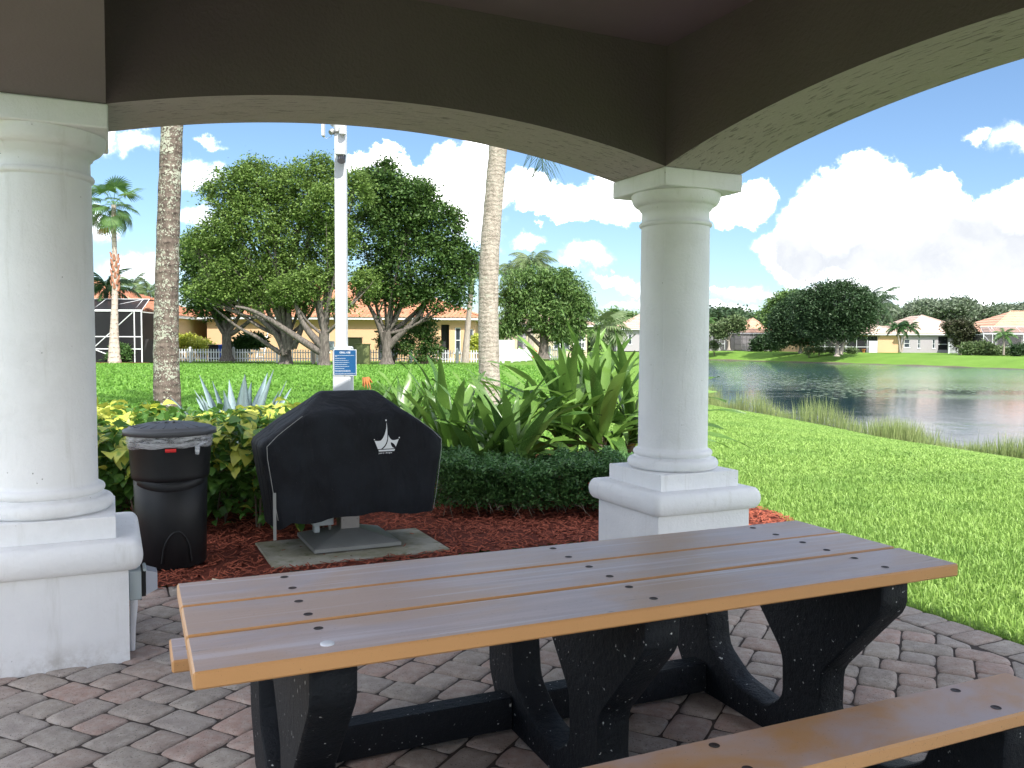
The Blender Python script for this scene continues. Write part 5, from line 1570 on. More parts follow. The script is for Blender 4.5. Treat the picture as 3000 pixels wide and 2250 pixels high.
# recessed hand grip band across the front and pressed arch near the foot
m = MB()
def arc_band(z0, z1, r, a0, a1, sag, n=24, th=.006):
    vs = []; fs = []
    for i in range(n + 1):
        t = i / n; a = a0 + (a1 - a0) * t; s = -sag * math.sin(math.pi * t)
        for rr_, zz in ((r, z0), (r + th, z0 + .008), (r + th, z1 - .008), (r, z1)): vs.append((rr_ * math.cos(a), rr_ * math.sin(a), zz + s))
        if i:
            b0 = (i - 1) * 4
            fs += [(b0 + k, b0 + 4 + k, b0 + 5 + k, b0 + 1 + k) for k in range(3)]
    return vs, fs
m.add(*arc_band(.545, .60, .228, R(-128), R(-8), .035), 0, True); m.build('band', M['bin'], bn)
m = MB()
pts = []
for i in range(15):
    t = i / 14; a = R(-60) + (t - .5) * .85; z = .05 + .20 * math.sin(math.pi * t) ** .5
    pts.append((.221 * math.cos(a), .221 * math.sin(a), z))
m.tube(pts, .007, 6); m.build('foot_recess', M['bin'], bn)
m = MB()
m.lathe([(.262, .862), (.288, .866), (.290, .892), (.283, .899), (.262, .903), (.258, .912), (.235, .917), (.15, .935), (.06, .944), (.0005, .946)], 56)
for k in range(8):
    a = R(-150 + k * 18 + (0)); m.tube([(.24 * math.cos(a), .24 * math.sin(a), .9165), (.09 * math.cos(a), .09 * math.sin(a), .9405)], .005, 5)
for a in (R(-82), R(-55)): m.tube([(.075 * math.cos(a), .075 * math.sin(a), .9425), (.10 * math.cos(a), .10 * math.sin(a), .941)], .012, 6)
m.build('lid', M['bin_lid'], bn)
m = MB(); vs = []; fs = []; n_ = 72
for i in range(n_):
    a = 2 * math.pi * i / n_; fr_ = -math.cos(a + R(-100)) if False else 0
    dip = .775 + .022 * math.sin(a * 1 + 2.6) + .004 * math.sin(a * 9)
    for rr_, zz in ((.2645, .868), (.268 + .003 * math.sin(a * 13), (.868 + dip) / 2), (.2585 + .002 * math.sin(a * 17), dip), (.254, dip - .004)): vs.append((rr_ * math.cos(a), rr_ * math.sin(a), zz))
    j = (i + 1) % n_
    fs += [(i * 4 + k, j * 4 + k, j * 4 + k + 1, i * 4 + k + 1) for k in range(3)]
m.add(vs, fs, 0, True); m.build('liner', M['liner'], bn)
m = MB(); a = R(-33); kx, ky = .268 * math.cos(a), .268 * math.sin(a)
m.tube([(kx, ky, .80), (kx * 1.04, ky * 1.04, .79), (kx * 1.03, ky * 1.03, .745)], [.010, .016, .013], 8)
m.tube([(kx, ky, .795), (.270 * math.cos(a + .25), .270 * math.sin(a + .25), .812), (.270 * math.cos(a + .5), .270 * math.sin(a + .5), .825)], [.012, .008, .004], 6)
m.build('liner_knot', M['liner'], bn)
m = MB(); m.add(*arc_band(.768, .790, .262, R(-75), R(-61), 0, 6, .006), 0, True); m.build('drawstring', M['red_tie'], bn)

# ------------------------------------------------------------------ covered grill on its pedestal
GU, GN = 1.555, 6.115
gr = thing('covered_grill', 'grill under a black canvas cover with a white crown logo, on a steel pedestal', 'grill', W(GU, GN), PA)
m = MB()
vs = [(-.31, -.30, .03), (.31, -.30, .03), (.31, .30, .03), (-.31, .30, .03), (-.31, -.30, .055), (.31, -.30, .055), (.31, .30, .055), (-.31, .30, .055), (-.07, -.07, .135), (.07, -.07, .135), (.07, .07, .135), (-.07, .07, .135)]
m.add(vs, [(0, 1, 5, 4), (1, 2, 6, 5), (2, 3, 7, 6), (3, 0, 4, 7), (4, 5, 9, 8), (5, 6, 10, 9), (6, 7, 11, 10), (7, 4, 8, 11), (8, 9, 10, 11)])
m.build('base_plate', M['galv'], gr)
m = MB(); m.box(-.068, .068, -.068, .068, .12, .62, bev=.003); m.build('post', M['steel'], gr)
for sx in (-.05, .05):
    for z in (.20, .33):
        m = MB(); m.tube([(sx, -.069, z), (sx, -.074, z)], .0055, 8); m.build('bolt', M['galv'], gr)
m = MB(); m.box(-.25, -.10, .02, .10, .15, .26, bev=.004); m.box(-.24, -.20, .03, .09, .10, .15, bev=.003); m.build('outlet', M['grey_plastic'], gr)
m = MB(); m.box(-.135, -.115, .03, .05, .03, .149, bev=.003); m.build('conduit', M['galv'], gr)
m = MB(); m.box(-.45, .45, -.2, .22, .55, .70, bev=.01); m.build('firebox', M['bin'], gr)
# the cover: stacked rounded outlines with folds and a wavy hem
LV = [(.262, .575, .300), (.33, .590, .305), (.41, .602, .303), (.50, .615, .300), (.58, .628, .296), (.66, .640, .292), (.71, .648, .289), (.765, .655, .285), (.80, .640, .282), (.85, .575, .278), (.92, .478, .270), (.975, .395, .255), (1.01, .345, .205), (1.075, .262, .125), (1.118, .215, .070), (1.130, .19, .045)]
def cov_front(z):
    zz = [l[0] for l in LV]; return float(np.interp(z, zz, [l[2] for l in LV]))
def cov_ring(z, w, d, i):
    n = 96; out = []; rc = min(w, d) * .22; 
    for k in range(n):
        a = 2 * math.pi * (k + .5) / n; ca, sa = math.cos(a), math.sin(a)
        p = 9.0
        s = (abs(ca) ** p + abs(sa) ** p) ** (-1 / p)
        x, y = w * ca * s, d * sa * s
        low = max(0, (.75 - z) / .5)
        f = .012 * low * math.sin(x * 21 + y * 13 + z * 3) + .007 * low * math.sin(x * 47 + 1.3)
        fold = math.exp(-((x + .28 - (z - .55) * .55) / .05) ** 2) * .016 + math.exp(-((x + .02 + (z - .5) * .35) / .04) ** 2) * .012 * (1 if z < .75 else 0) + math.exp(-((x - .47 - (z - .5) * .25) / .045) ** 2) * .018
        if y < -d * .9: y -= fold * (1 if z < .95 else 0)
        if y < -d * .9: y -= f + .010 * math.sin(z * 14 + x * 5) * low
        else: x += f * (1 if x > 0 else -1); y += f * .5
        zz = z
        if i == 0: zz += .014 * math.sin(x * 7 + 1) + .008 * math.sin(x * 19 + y * 6) - (.055 if x < -w * .80 else 0) * min(1, (-x / w - .8) * 8)
        out.append((x, y, zz))
    return out
rings = [cov_ring(z, w, d, i) for i, (z, w, d) in enumerate(LV)]
m = MB(); n_ = 96; vs = [p for r_ in rings for p in r_]; fs = []
for i in range(len(rings) - 1):
    for k in range(n_):
        k2 = (k + 1) % n_; fs.append((i * n_ + k, i * n_ + k2, (i + 1) * n_ + k2, (i + 1) * n_ + k))
m.add(vs, fs, 0, True); m.add(rings[-1], [tuple(range(n_))], 0)
cover = m.build('cover', M['cover'], gr)
# seams: raised stitched lines
m = MB()
def cov_pt(x, z, side=-1): return (x, side * (cov_front(z) + .003), z)
def cov_w(z): return float(np.interp(z, [l[0] for l in LV], [l[1] for l in LV]))
m.tube([cov_pt(-cov_w(z) * .955, z) for z in (.28, .4, .55, .7, .78, .85, .92, .975)], .0022, 5)
m.build('seam', M['galv'], cover)
m = MB(); m.tube([cov_pt(cov_w(z) * .955, z) for z in (.28, .4, .55, .7, .78, .85, .92, .975)], .0022, 5)
m.build('seam', M['galv'], cover)
m = MB(); m.box(-.586, -.566, -.311, -.306, .15, .47); m.build('strap', M['galv'], cover)
def poly_on_cover(P, name='logo_crown'):
    """flat print: outlines in logo pixels (1106 px wide crop), laid on the front of the cover"""
    m = MB(); k = .1 / 1106 * 2.38
    tri = mg.tessellate_polygon([[Vector((a, b_, 0)) for a, b_ in P]])
    vs = []
    for a, b_ in P:
        x = LX + (a - 545) * k; z = LZ - (b_ - 830) * k
        vs.append((x, -(cov_front(z) + .013), z))
    m.add(vs, tri)
    m.v = m.v
    o = m.build(name, M['logo'], cover)
    return o
def bez(p0, p1, p2, n=8): return [((1 - t) ** 2 * p0[0] + 2 * t * (1 - t) * p1[0] + t * t * p2[0], (1 - t) ** 2 * p0[1] + 2 * t * (1 - t) * p1[1] + t * t * p2[1]) for t in [i / n for i in range(n + 1)]]
LX, LZ = .205, .815
left_ = bez((135, 950), (250, 975), (340, 955)) + bez((340, 955), (470, 870), (545, 540))[1:] + [(556, 365)] + bez((556, 365), (590, 560), (565, 900))[1:] + bez((565, 900), (520, 1130), (340, 1228))[1:] + [(240, 1228)]
poly_on_cover(left_)
right_ = [(405, 1228)] + bez((405, 1228), (560, 1130), (598, 900))[1:] + [(607, 780)] + bez((607, 780), (660, 940), (760, 958))[1:] + bez((760, 958), (870, 960), (962, 920))[1:] + [(850, 1178)] + bez((850, 1178), (790, 1040), (680, 1022))[1:] + bez((680, 1022), (680, 1190), (815, 1228))[1:]
poly_on_cover(right_)
poly_on_cover([(255, 1255), (820, 1255), (795, 1310), (272, 1310)])
for cx, cy, r_ in ((545, 298, 27), (130, 915, 18), (978, 880, 22)):
    poly_on_cover([(cx + r_ * math.cos(a * math.pi / 6), cy + r_ * math.sin(a * math.pi / 6)) for a in range(12)])
def text_mesh(name, txt, size, mat, parent, mtx, align='LEFT', extrude=0.0, sx=1.0, bold=0.0):
    cu = bpy.data.curves.new(name, 'FONT'); cu.body = txt; cu.size = size; cu.align_x = align; cu.extrude = extrude; cu.resolution_u = 2; cu.offset = bold
    tmp = bpy.data.objects.new(name + '_tmp', cu); C.objects.link(tmp)
    bpy.context.view_layer.update()
    dg = bpy.context.evaluated_depsgraph_get()
    me = bpy.data.meshes.new_from_object(tmp.evaluated_get(dg)); me.name = name
    C.objects.unlink(tmp); bpy.data.objects.remove(tmp)
    me.materials.clear(); me.materials.append(mat)
    o = bpy.data.objects.new(name, me); link(o, parent); o.matrix_local = mtx @ Matrix.Diagonal((sx, 1, 1, 1))
    return o
kx = .1 / 1106 * 2.38
text_mesh('logo_text', 'paul jr. designs', .0152, M['logo'], cover, Matrix.Translation((LX + (262 - 545) * kx, -(cov_front(LZ - (1380 - 830) * kx) + .013), LZ - (1380 - 830) * kx)) @ Matrix.Rotation(R(90), 4, 'X'), sx=1.08, bold=.0002)

# concrete slab under it
m = MB(); m.box(.93, 2.16, 5.60, 6.36, -.04, .022, bev=.006)
sl = MB(); sl.v = [tuple(W(a, b_, c)) for a, b_, c in m.v]; sl.f = m.f; sl.m = m.m; sl.sm = m.sm
tag(sl.build('concrete_slab', M['slab']), 'mossy square concrete slab under the grill pedestal', 'slab')
# twig on the mulch and stray leaf litter
m = MB(); a = px(622, 1648, 5.15); c = px(712, 1658, 5.05)
z_ = .022; m.tube([(a.x, a.y, z_ + .006), ((a.x + c.x) / 2, (a.y + c.y) / 2 + .01, z_ + .006), (c.x, c.y, z_)], [.008, .005, .002], 6)
tag(m.build('dry_stick', M['straw']), 'pale dry stick lying on the red mulch right of the bin', 'stick')

# ------------------------------------------------------------------ white pole with cameras and the sign
PX_, PY_ = (1001 - 1500) / CAM_F * 7.3, 7.3
pole = thing('camera_pole', 'tall white square pole with security cameras behind the grill', 'pole', (PX_, PY_, 0))
m = MB(); m.box(-.0455, .0455, -.0455, .0455, 0, 3.75, bev=.005); m.build('post', M['white_paint'], pole)
m = MB(); m.box(-.062, .088, -.075, .075, 0, 1.405, bev=.006); m.box(-.05, .088, -.085, .08, 1.405, 1.447, bev=.012); m.build('sleeve', M['sleeve'], pole)
m = MB(); m.box(-.020, .062, -.15, -.046, 3.03, 3.085, bev=.012); m.build('camera_housing', M['white_paint'], pole)
m = MB(); m.tube([(.028, -.10, 3.035), (.030, -.125, 2.985)], [.035, .034], 16); m.build('camera_lens', M['black_lens'], pole)
m = MB(); m.tube([(.03, -.07, 3.22), (.03, -.07, 3.275)], .030, 16); m.build('dome_camera', M['white_paint'], pole)
m = MB(); m.tube([(-.02, -.05, 3.25), (-.03, -.07, 3.33)], .024, 10); m.tube([(-.05, -.03, 3.30), (-.09, -.05, 3.34)], .018, 8); m.build('bracket', M['white_paint'], pole)
m = MB(); m.box(-.158, -.135, -.03, .03, 3.215, 3.36, bev=.005); m.build('antenna_panel', M['white_paint'], pole)
m = MB(); m.tube([(-.06, -.04, 3.25), (-.075, -.06, 3.235)], [.028, .02], 10); m.build('floodlight', M['galv'], pole)
m = MB(); m.tube([(-.150, 0, 3.215), (-.12, 0, 3.20), (-.08, 0, 3.215), (-.05, -.03, 3.27)], .002, 5); m.build('cable', M['white_paint'], pole)
# the sign is fixed to the sleeve
SW, SH = .194, .221
sgx, sgz = px(981 + 29.5 - 1, 1000, 7.2).x, px(1010, 1062, 7.22).z
sign = thing('grill_use_sign', 'small blue sign reading GRILL USE fixed on the white pole', 'sign', (px(1010.5, 1000, 7.22).x, 7.219, sgz))
m = MB(); m.box(-SW / 2, SW / 2, 0, .004, -SH / 2, SH / 2); m.build('panel', M['white_paint'], sign)
m = MB(); m.box(-SW / 2 + .006, SW / 2 - .005, -.0015, -.0002, -SH / 2 + .007, SH / 2 - .006); m.build('face', M['sign_blue'], sign)
RX = Matrix.Rotation(R(90), 4, 'X')
def st(txt, x, z, size, sx=1.0, align='LEFT', bold=0.0): text_mesh('lettering', txt, size, M['white_paint'], sign, Matrix.Translation((x, -.0022, z)) @ RX, align, 0, sx, bold)
st('GRILL USE', 0, SH / 2 - .033, .0205, 1.0, 'CENTER', .0006)
# the photograph shows the rules only as thin unreadable lines of small capitals
def smear(x0, x1, z, words):
    m = MB(); rr = random.Random(int(z * 1e5)); x = x0
    while x < x1 - .002:
        w = rr.uniform(.010, .026); e = min(x + w, x1); y = -.0022
        q_ = x
        while q_ < e:
            d = rr.uniform(.0014, .0026); m.add([(q_, y, z), (q_ + d, y, z), (q_ + d, y, z + rr.uniform(.0030, .0042)), (q_, y, z + .0034)], [(0, 1, 2, 3)]); q_ += d + .0005
        x = e + .0026
    m.build('fine_print', M['white_paint'], sign)
kk = SH / 1150
for x0, x1, r_ in ((305, 1150, 630), (320, 405, 675), (305, 775, 760), (305, 905, 850), (305, 945, 940), (305, 850, 1028), (305, 935, 1115), (305, 720, 1203), (305, 995, 1288), (325, 990, 1335), (305, 1205, 1418)):
    smear((x0 - 755) * kk, (x1 - 755) * kk, SH / 2 - (r_ - 355) * kk, 4)
for z in (SH / 2 - .006, -SH / 2 + .009):
    m = MB(); m.tube([(.0, -.0005, z), (.0, -.006, z)], .0038, 8); m.build('screw', M['galv'], sign)

# ------------------------------------------------------------------ outdoor socket on the left pedestal
ob = thing('outdoor_socket', 'grey weatherproof socket box with open cover on the left column pedestal', 'electrical box', W(.0605, 4.40, .335), PA)
m = MB(); m.box(0, .055, -.058, .058, -.075, .065, bev=.005); m.build('box', M['grey_plastic'], ob)
m = MB(); m.box(.056, .074, -.040, .05, -.065, .055); m.build('gasket', M['bin'], ob)
m = MB(); m.add([(.075, -.055, -.055), (.075, .055, -.055), (.075, .055, .062), (.075, -.055, .062), (.125, -.045, -.035), (.125, .045, -.035), (.125, .045, .045), (.125, -.045, .045)], [(0, 1, 5, 4), (1, 2, 6, 5), (2, 3, 7, 6), (3, 0, 4, 7), (4, 5, 6, 7), (0, 3, 2, 1)]); m.build('cover_hood', M['clear_cover'], ob)
m = MB(); m.tube([(.07, -.055, .066), (.07, .055, .066)], .008, 8); m.build('hinge', M['grey_plastic'], ob)
m = MB(); m.tube([(.022, 0, -.076), (.022, 0, -.12), (.016, 0, -.22), (.012, 0, -.33)], [.017, .017, .0125, .0125], 10); m.build('conduit', M['conduit'], ob)

# ------------------------------------------------------------------ picket fences
def picket_fence(name, label, p0, p1, h, post_every=2.4, spacing=.155, wd=.062, group=None, posts=True):
    a = Vector((*p0, 0)); c = Vector((*p1, 0)); L = (c - a).length; ang = math.atan2((c - a).y, (c - a).x)
    t = thing(name, label, 'fence', (a.x, a.y, 0), ang, group)
    z0 = lambda s: gz(*(a + (c - a) * (s / L))[:2])
    m = MB(); hw = wd / 2
    m.add([(-hw, -.01, .05), (hw, -.01, .05), (hw, .01, .05), (-hw, .01, .05), (-hw, -.01, h - .04), (hw, -.01, h - .04), (hw, .01, h - .04), (-hw, .01, h - .04), (0, -.01, h), (0, .01, h)],
          [(0, 1, 5, 4), (1, 2, 6, 5), (2, 3, 7, 6), (3, 0, 4, 7), (0, 3, 2, 1), (4, 5, 8), (7, 9, 6), (5, 6, 9, 8), (4, 8, 9, 7)])
    pm = m.mesh('picket', M['white_paint'])
    n = min(int(L / spacing), 295)
    for k in range(n):
        s = (k + .5) * L / n
        o = bpy.data.objects.new('picket', pm); o.location = (s, -.035, z0(s)); link(o, t)
    np_ = max(1, round(L / post_every))
    m = MB(); m.box(-.06, .06, -.06, .06, 0, h + .04); m.add([(-.075, -.075, h + .04), (.075, -.075, h + .04), (.075, .075, h + .04), (-.075, .075, h + .04), (0, 0, h + .14)], [(0, 1, 4), (1, 2, 4), (2, 3, 4), (3, 0, 4), (0, 3, 2, 1)])
    pp_ = m.mesh('fence_post', M['white_paint'])
    for k in range(np_ + 1):
        s = L * k / np_; o = bpy.data.objects.new('fence_post', pp_); o.location = (s, 0, z0(s)); link(o, t)
    for zz in (.22, h - .22):
        m = MB()
        for k in range(np_):
            s0, s1 = L * k / np_ + .06, L * (k + 1) / np_ - .06; za, zb = z0(s0) + zz, z0(s1) + zz
            m.add([(s0, -.022, za), (s1, -.022, zb), (s1, .022, zb), (s0, .022, za), (s0, -.022, za + .05), (s1, -.022, zb + .05), (s1, .022, zb + .05), (s0, .022, za + .05)], [(0, 1, 5, 4), (1, 2, 6, 5), (2, 3, 7, 6), (3, 0, 4, 7), (4, 5, 6, 7), (3, 2, 1, 0)])
        m.build('rail', M['white_paint'], t)
    return t
def xy(u, Y): p = px(u, 1007, Y); return (p.x, p.y)
FH = .80
picket_fence('picket_fence', 'white picket fence running behind the spreading trees', xy(430, 50.5), xy(938, 50.5), FH)
picket_fence('picket_fence', 'white picket fence between the dark bush and the pale palm', xy(1068, 51.5), xy(1475, 51.5), FH)
picket_fence('picket_fence', 'white picket fence turning away right of the pale palm', xy(1500, 53), xy(1560, 60), FH)
picket_fence('picket_fence', 'short white picket fence beyond the lily leaves', xy(1610, 62), xy(1655, 63), .95)
t = thing('vinyl_privacy_fence', 'tall solid white vinyl fence panel right of the pale palm', 'fence', (*xy(1458, 56), gz(*xy(1458, 56))), 0)
for k in range(5):
    m = MB(); m.box(k * .22, k * .22 + .212, 0, .03, .05, 1.35); m.build('panel', M['white_paint'], t)
m = MB(); m.box(-.02, 1.12, -.01, .05, 1.35, 1.42); m.build('cap_rail', M['white_paint'], t)

# ------------------------------------------------------------------ houses
def house(name, label, x0, y0, w, d, wall_h, rise, z, rz=0, wallm=None, roofm=None, over=.5, openings=(), courses=0, ridge=None, cat='house', group=None):
    """front wall runs from (x0, y0) to the right; openings: (kind, x, z, width, height)"""
    t = thing(name, label, cat, (x0, y0, z), rz, group)
    # front wall with real openings: strips between them
    m = MB()
    xs = sorted(set([0, w] + [o[1] for o in openings] + [o[1] + o[3] for o in openings]))
    for a, c in zip(xs[:-1], xs[1:]):
        ops = sorted([o for o in openings if o[1] <= a + 1e-6 and o[1] + o[3] >= c - 1e-6], key=lambda o: o[2])
        zz = -.3
        for o in ops:
            if o[2] > zz + .001: m.box(a, c, 0, .2, zz, o[2])
            zz = max(zz, o[2] + o[4])
        if zz < wall_h: m.box(a, c, 0, .2, zz, wall_h)
    m.box(0, .2, .2, d, -.3, wall_h); m.box(w - .2, w, .2, d, -.3, wall_h); m.box(.2, w - .2, d - .2, d, -.3, wall_h)
    m.build('wall', wallm, t)
    for kind, x, zo, ow, oh in openings:
        if kind == 'window':
            m = MB(); f = .06
            m.box(x, x + f, .05, .14, zo, zo + oh); m.box(x + ow - f, x + ow, .05, .14, zo, zo + oh); m.box(x + f, x + ow - f, .05, .14, zo, zo + f); m.box(x + f, x + ow - f, .05, .14, zo + oh - f, zo + oh); m.box(x + f, x + ow - f, .06, .13, zo + oh * .48, zo + oh * .48 + .05)
            fr = m.build('window', M['white_metal'], t)
            m = MB(); m.box(x + f, x + ow - f, .09, .10, zo + f, zo + oh - f); m.build('pane', M['glass'], fr)
            m = MB(); m.box(x - .05, x + ow + .05, -.05, .05, zo - .08, zo); m.build('sill', M['white_metal'], fr)
        elif kind == 'shade':
            m = MB(); n = max(3, int(oh / .12))
            for k in range(n): m.add([(x, .02, zo + oh * k / n), (x + ow, .02, zo + oh * k / n), (x + ow, .09, zo + oh * (k + .9) / n), (x, .09, zo + oh * (k + .9) / n)], [(0, 1, 2, 3)])
            s_ = m.build('shutter', M['wall_grey'], t)
            m = MB(); m.box(x, x + ow, .12, .13, zo, zo + oh); m.build('pane', M['glass'], s_)
        elif kind == 'porch':
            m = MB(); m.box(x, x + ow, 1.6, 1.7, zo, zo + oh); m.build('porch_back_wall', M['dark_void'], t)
            m = MB(); m.box(x, x + ow, .10, .102, zo, zo + oh); m.build('screen', M['screen'], t)
            m = MB(); 
            for k in range(int(ow / 1.4) + 1):
                xx = x + ow * k / max(1, int(ow / 1.4)); m.box(min(xx, x + ow - .05), min(xx, x + ow - .05) + .05, .06, .11, zo, zo + oh)
            m.box(x, x + ow, .055, .115, zo + .75, zo + .81); m.build('screen_frame', M['white_metal'], t)
        elif kind == 'dark':
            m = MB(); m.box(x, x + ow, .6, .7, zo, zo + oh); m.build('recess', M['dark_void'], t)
    # fascia, soffit and hip roof
    e = over; m = MB(); m.box(-e, w + e, -e, d + e, wall_h, wall_h + .16); m.build('fascia', M['white_metal'], t)
    m = MB(); zb = wall_h + .165; nk = courses or 1; hw = min(w, d) / 2 + e + .04; x_lo, x_hi, y_lo, y_hi = -e - .05, w + e + .05, -e - .05, d + e + .05
    for k in range(nk):
        a = hw * k / nk; c = hw * (k + 1) / nk - (.01 if k == nk - 1 else 0); za, zc = zb + rise * k / nk, zb + rise * (k + 1) / nk
        R0 = [(x_lo + a, y_lo + a), (x_hi - a, y_lo + a), (x_hi - a, y_hi - a), (x_lo + a, y_hi - a)]; R1 = [(x_lo + c, y_lo + c), (x_hi - c, y_lo + c), (x_hi - c, y_hi - c), (x_lo + c, y_hi - c)]
        st_ = .055
        vs = [(*p, za) for p in R0] + [(*p, za + st_) for p in R0] + [(*p, zc) for p in R1]; fs = []
        for j in range(4):
            j2 = (j + 1) % 4; fs += [(j, j2, 4 + j2, 4 + j), (4 + j, 4 + j2, 8 + j2, 8 + j)]
        if k == nk - 1: fs.append((8, 9, 10, 11))
        m.add(vs, fs)
    rf = m.build('roof', roofm, t)
    m = MB(); cx_, zt = hw, zb + rise
    for (px0, py0), (px1, py1) in (((x_lo, y_lo), (x_lo + hw, y_lo + hw)), ((x_hi, y_lo), (x_hi - hw, y_lo + hw)), ((x_lo + hw, y_lo + hw), (x_hi - hw, y_lo + hw))):
        zz0 = zb if (py0 == y_lo) else zt
        m.tube([(px0, py0, zz0 + .05), (px1, py1, zt + .03)], .09, 6)
    m.build('ridge_cap', roofm, rf)
    return t
def enclosure(name, label, x0, y0, w, d, h, z, cols, rails, frame, screen, slope=.0, diag=(), rz=0, roof_h=.9, group=None, run=1.5):
    t = thing(name, label, 'screen enclosure', (x0, y0, z), rz, group)
    m = MB(); s = .05
    for c in cols: m.box(c - s / 2, c + s / 2, 0, s, 0, h)
    for r_ in rails: m.box(cols[0], cols[-1], 0.002, s - .002, r_ - s / 2, r_ + s / 2)
    m.box(cols[0] - .05, cols[-1] + .05, -.02, s + .02, h, h + .1)
    for (xa, za, xb, zb) in diag: m.tube([(xa, .03, za), (xb, .03, zb)], .03, 4)
    # mansard rafters
    for c in cols: m.tube([(c, .03, h + .05), (c * .9 + (w / 2) * .1, run, h + roof_h)], .02, 4)
    for k in range(1, len(cols) - 1, 2): m.tube([(cols[k], .03, h + .05), (cols[k + 1] * .9 + w / 2 * .1, run, h + roof_h)], .016, 4)
    m.box(cols[0] * .9 + w * .05, cols[-1] * .9 + w * .05, run, run + s, h + roof_h - .03, h + roof_h + .03)
    for c in (cols[0], cols[-1]):
        m.box(c - .03, c + .03, s, d, h - .06, h); m.box(c - .03, c + .03, d * .5, d * .5 + s, 0, h - .061)
    m.build('frame', frame, t)
    m = MB(); m.add([(cols[0], .03, 0), (cols[-1], .03, 0), (cols[-1], .03, h), (cols[0], .03, h)], [(0, 1, 2, 3)])
    m.add([(cols[-1], .03, 0), (cols[-1], d, 0), (cols[-1], d, h), (cols[-1], .03, h)], [(0, 1, 2, 3)])
    m.add([(cols[0], .03, 0), (cols[0], d, 0), (cols[0], d, h), (cols[0], .03, h)], [(0, 1, 2, 3)])
    m.build('wall_screen', screen, t)
    m = MB(); m.add([(cols[0], .04, h + .08), (cols[-1], .04, h + .08), (cols[-1] * .9 + w * .05, run, h + roof_h), (cols[0] * .9 + w * .05, run, h + roof_h)], [(0, 1, 2, 3)])
    m.add([(cols[0] * .9 + w * .05, run, h + roof_h), (cols[-1] * .9 + w * .05, run, h + roof_h), (cols[-1] * .9 + w * .05, d, h + roof_h), (cols[0] * .9 + w * .05, d, h + roof_h)], [(0, 1, 2, 3)])
    m.build('roof_screen', screen, t)
    return t
# left house with its dark screened pool cage
zL = gz(-24, 52)
hx = px(462, 1000, 51.5).x - .45
hl = house('house', 'peach house with orange tiled roof behind the tall fan palm', hx - 15, 51.5, 15, 12, 2.72, 2.3, zL, 0, M['far_wall_peach'], M['tile_orange'], .45, [('dark', 9.2, 0, 4.6, 2.4)], 24)
x0 = px(238, 1000, 47.6).x; cols = [px(u, 1000, 47.6).x - x0 for u in (180, 270, 394, 415)]
cz = lambda v: px(300, v, 47.6).z - gz(-22, 47.6)
enclosure('screen_enclosure', 'dark pool cage with white frame in front of the left peach house', x0, 47.6, cols[-1], 3.8, cz(912), gz(-22, 47.6), cols, [cz(1022), cz(986)], M['white_metal'], M['screen'], diag=[(cols[1], cz(1022), cols[2] - .1, cz(915)), (cols[1], cz(1022), cols[1] + 1.4, cz(1050)), (cols[0], cz(915), cols[1], cz(870))], roof_h=.75)
m = MB(); p = px(440, 1060, 50.0); zz = gz(p.x, p.y); m.box(p.x - .28, p.x + .3, 49.9, 50.3, zz, zz + 1.35, bev=.02); m.box(p.x - .2, p.x + .05, 49.88, 49.9, zz + .9, zz + 1.2)
tag(m.build('pool_heater', M['white_paint']), 'white equipment box at the corner of the left house', 'equipment box')
m = MB(); p = px(330, 1066, 47.0)
m.box(p.x - 2.2, p.x + 1.9, 46.7, 47.3, gz(p.x, 47) - .03, gz(p.x, 47) + .04); tag(m.build('mulch_strip', M['mulch']), 'strip of red mulch along the pool cage', kind='structure')
# centre house behind the trees
zc_ = gz(-12, 58)
xc0 = px(607, 1000, 58).x; xc1 = px(1392, 1000, 58).x
wx = lambda u: px(u, 1000, 58).x - xc0
wz = lambda v: px(1000, v, 58).z - zc_
house('house', 'long peach house with orange tiled roof behind the trees', xc0, 58, xc1 - xc0, 13, 2.75, 2.75, zc_, 0, M['wall_peach2'], M['tile_orange'], .5,
      [('window', wx(948), .55, wx(966) - wx(948), 1.75), ('dark', wx(1108), 0, wx(1165) - wx(1108), 2.4), ('dark', wx(1292), .0, wx(1316) - wx(1292), 2.45), ('window', wx(1333), .55, wx(1350) - wx(1333), 1.7), ('window', wx(1368), .75, .45, 1.4)], 30)
m = MB(); p = px(520, 1010, 60); house('garage_wing', 'white and grey house wing glimpsed right of the dark palm trunk', px(505, 1000, 62).x, 62, 3.6, 6, 2.4, 1.2, gz(-24, 62), 0, M['wall_grey'], M['tile_orange'], .3, [('window', .3, .9, 1.1, .8), ('window', 2.2, .3, .9, 1.5)], cat='house')
# house behind the mango tree
zd = gz(1, 76); xd0 = px(1478, 1000, 76).x; dw = lambda u: px(u, 1000, 76).x - xd0
house('house', 'cream house with louvred window behind the round mango tree', xd0, 76, dw(1720), 11, 2.7, 2.2, zd, 0, M['wall_cream'], M['tile_pink'], .5,
      [('shade', dw(1516), .3, dw(1542) - dw(1516), 2.0), ('window', dw(1622), .7, 1.0, 1.3), ('window', dw(1640), .7, .9, 1.3), ('window', dw(1680), .7, 1.0, 1.3), ('window', dw(1704), .8, .35, 1.2)], 14)
ze = gz(14, 118); xe = px(1806, 1000, 116).x
house('house', 'small pale house with pink roof seen just left of the white column', xe, 116, 7.5, 9, 2.6, 2.0, px(1830, 1022, 116).z, 0, M['wall_grey'], M['tile_pink'], .5, [('window', 1.6, .6, .5, 1.4), ('porch', 3.2, 0, 3.2, 2.3)], 8)
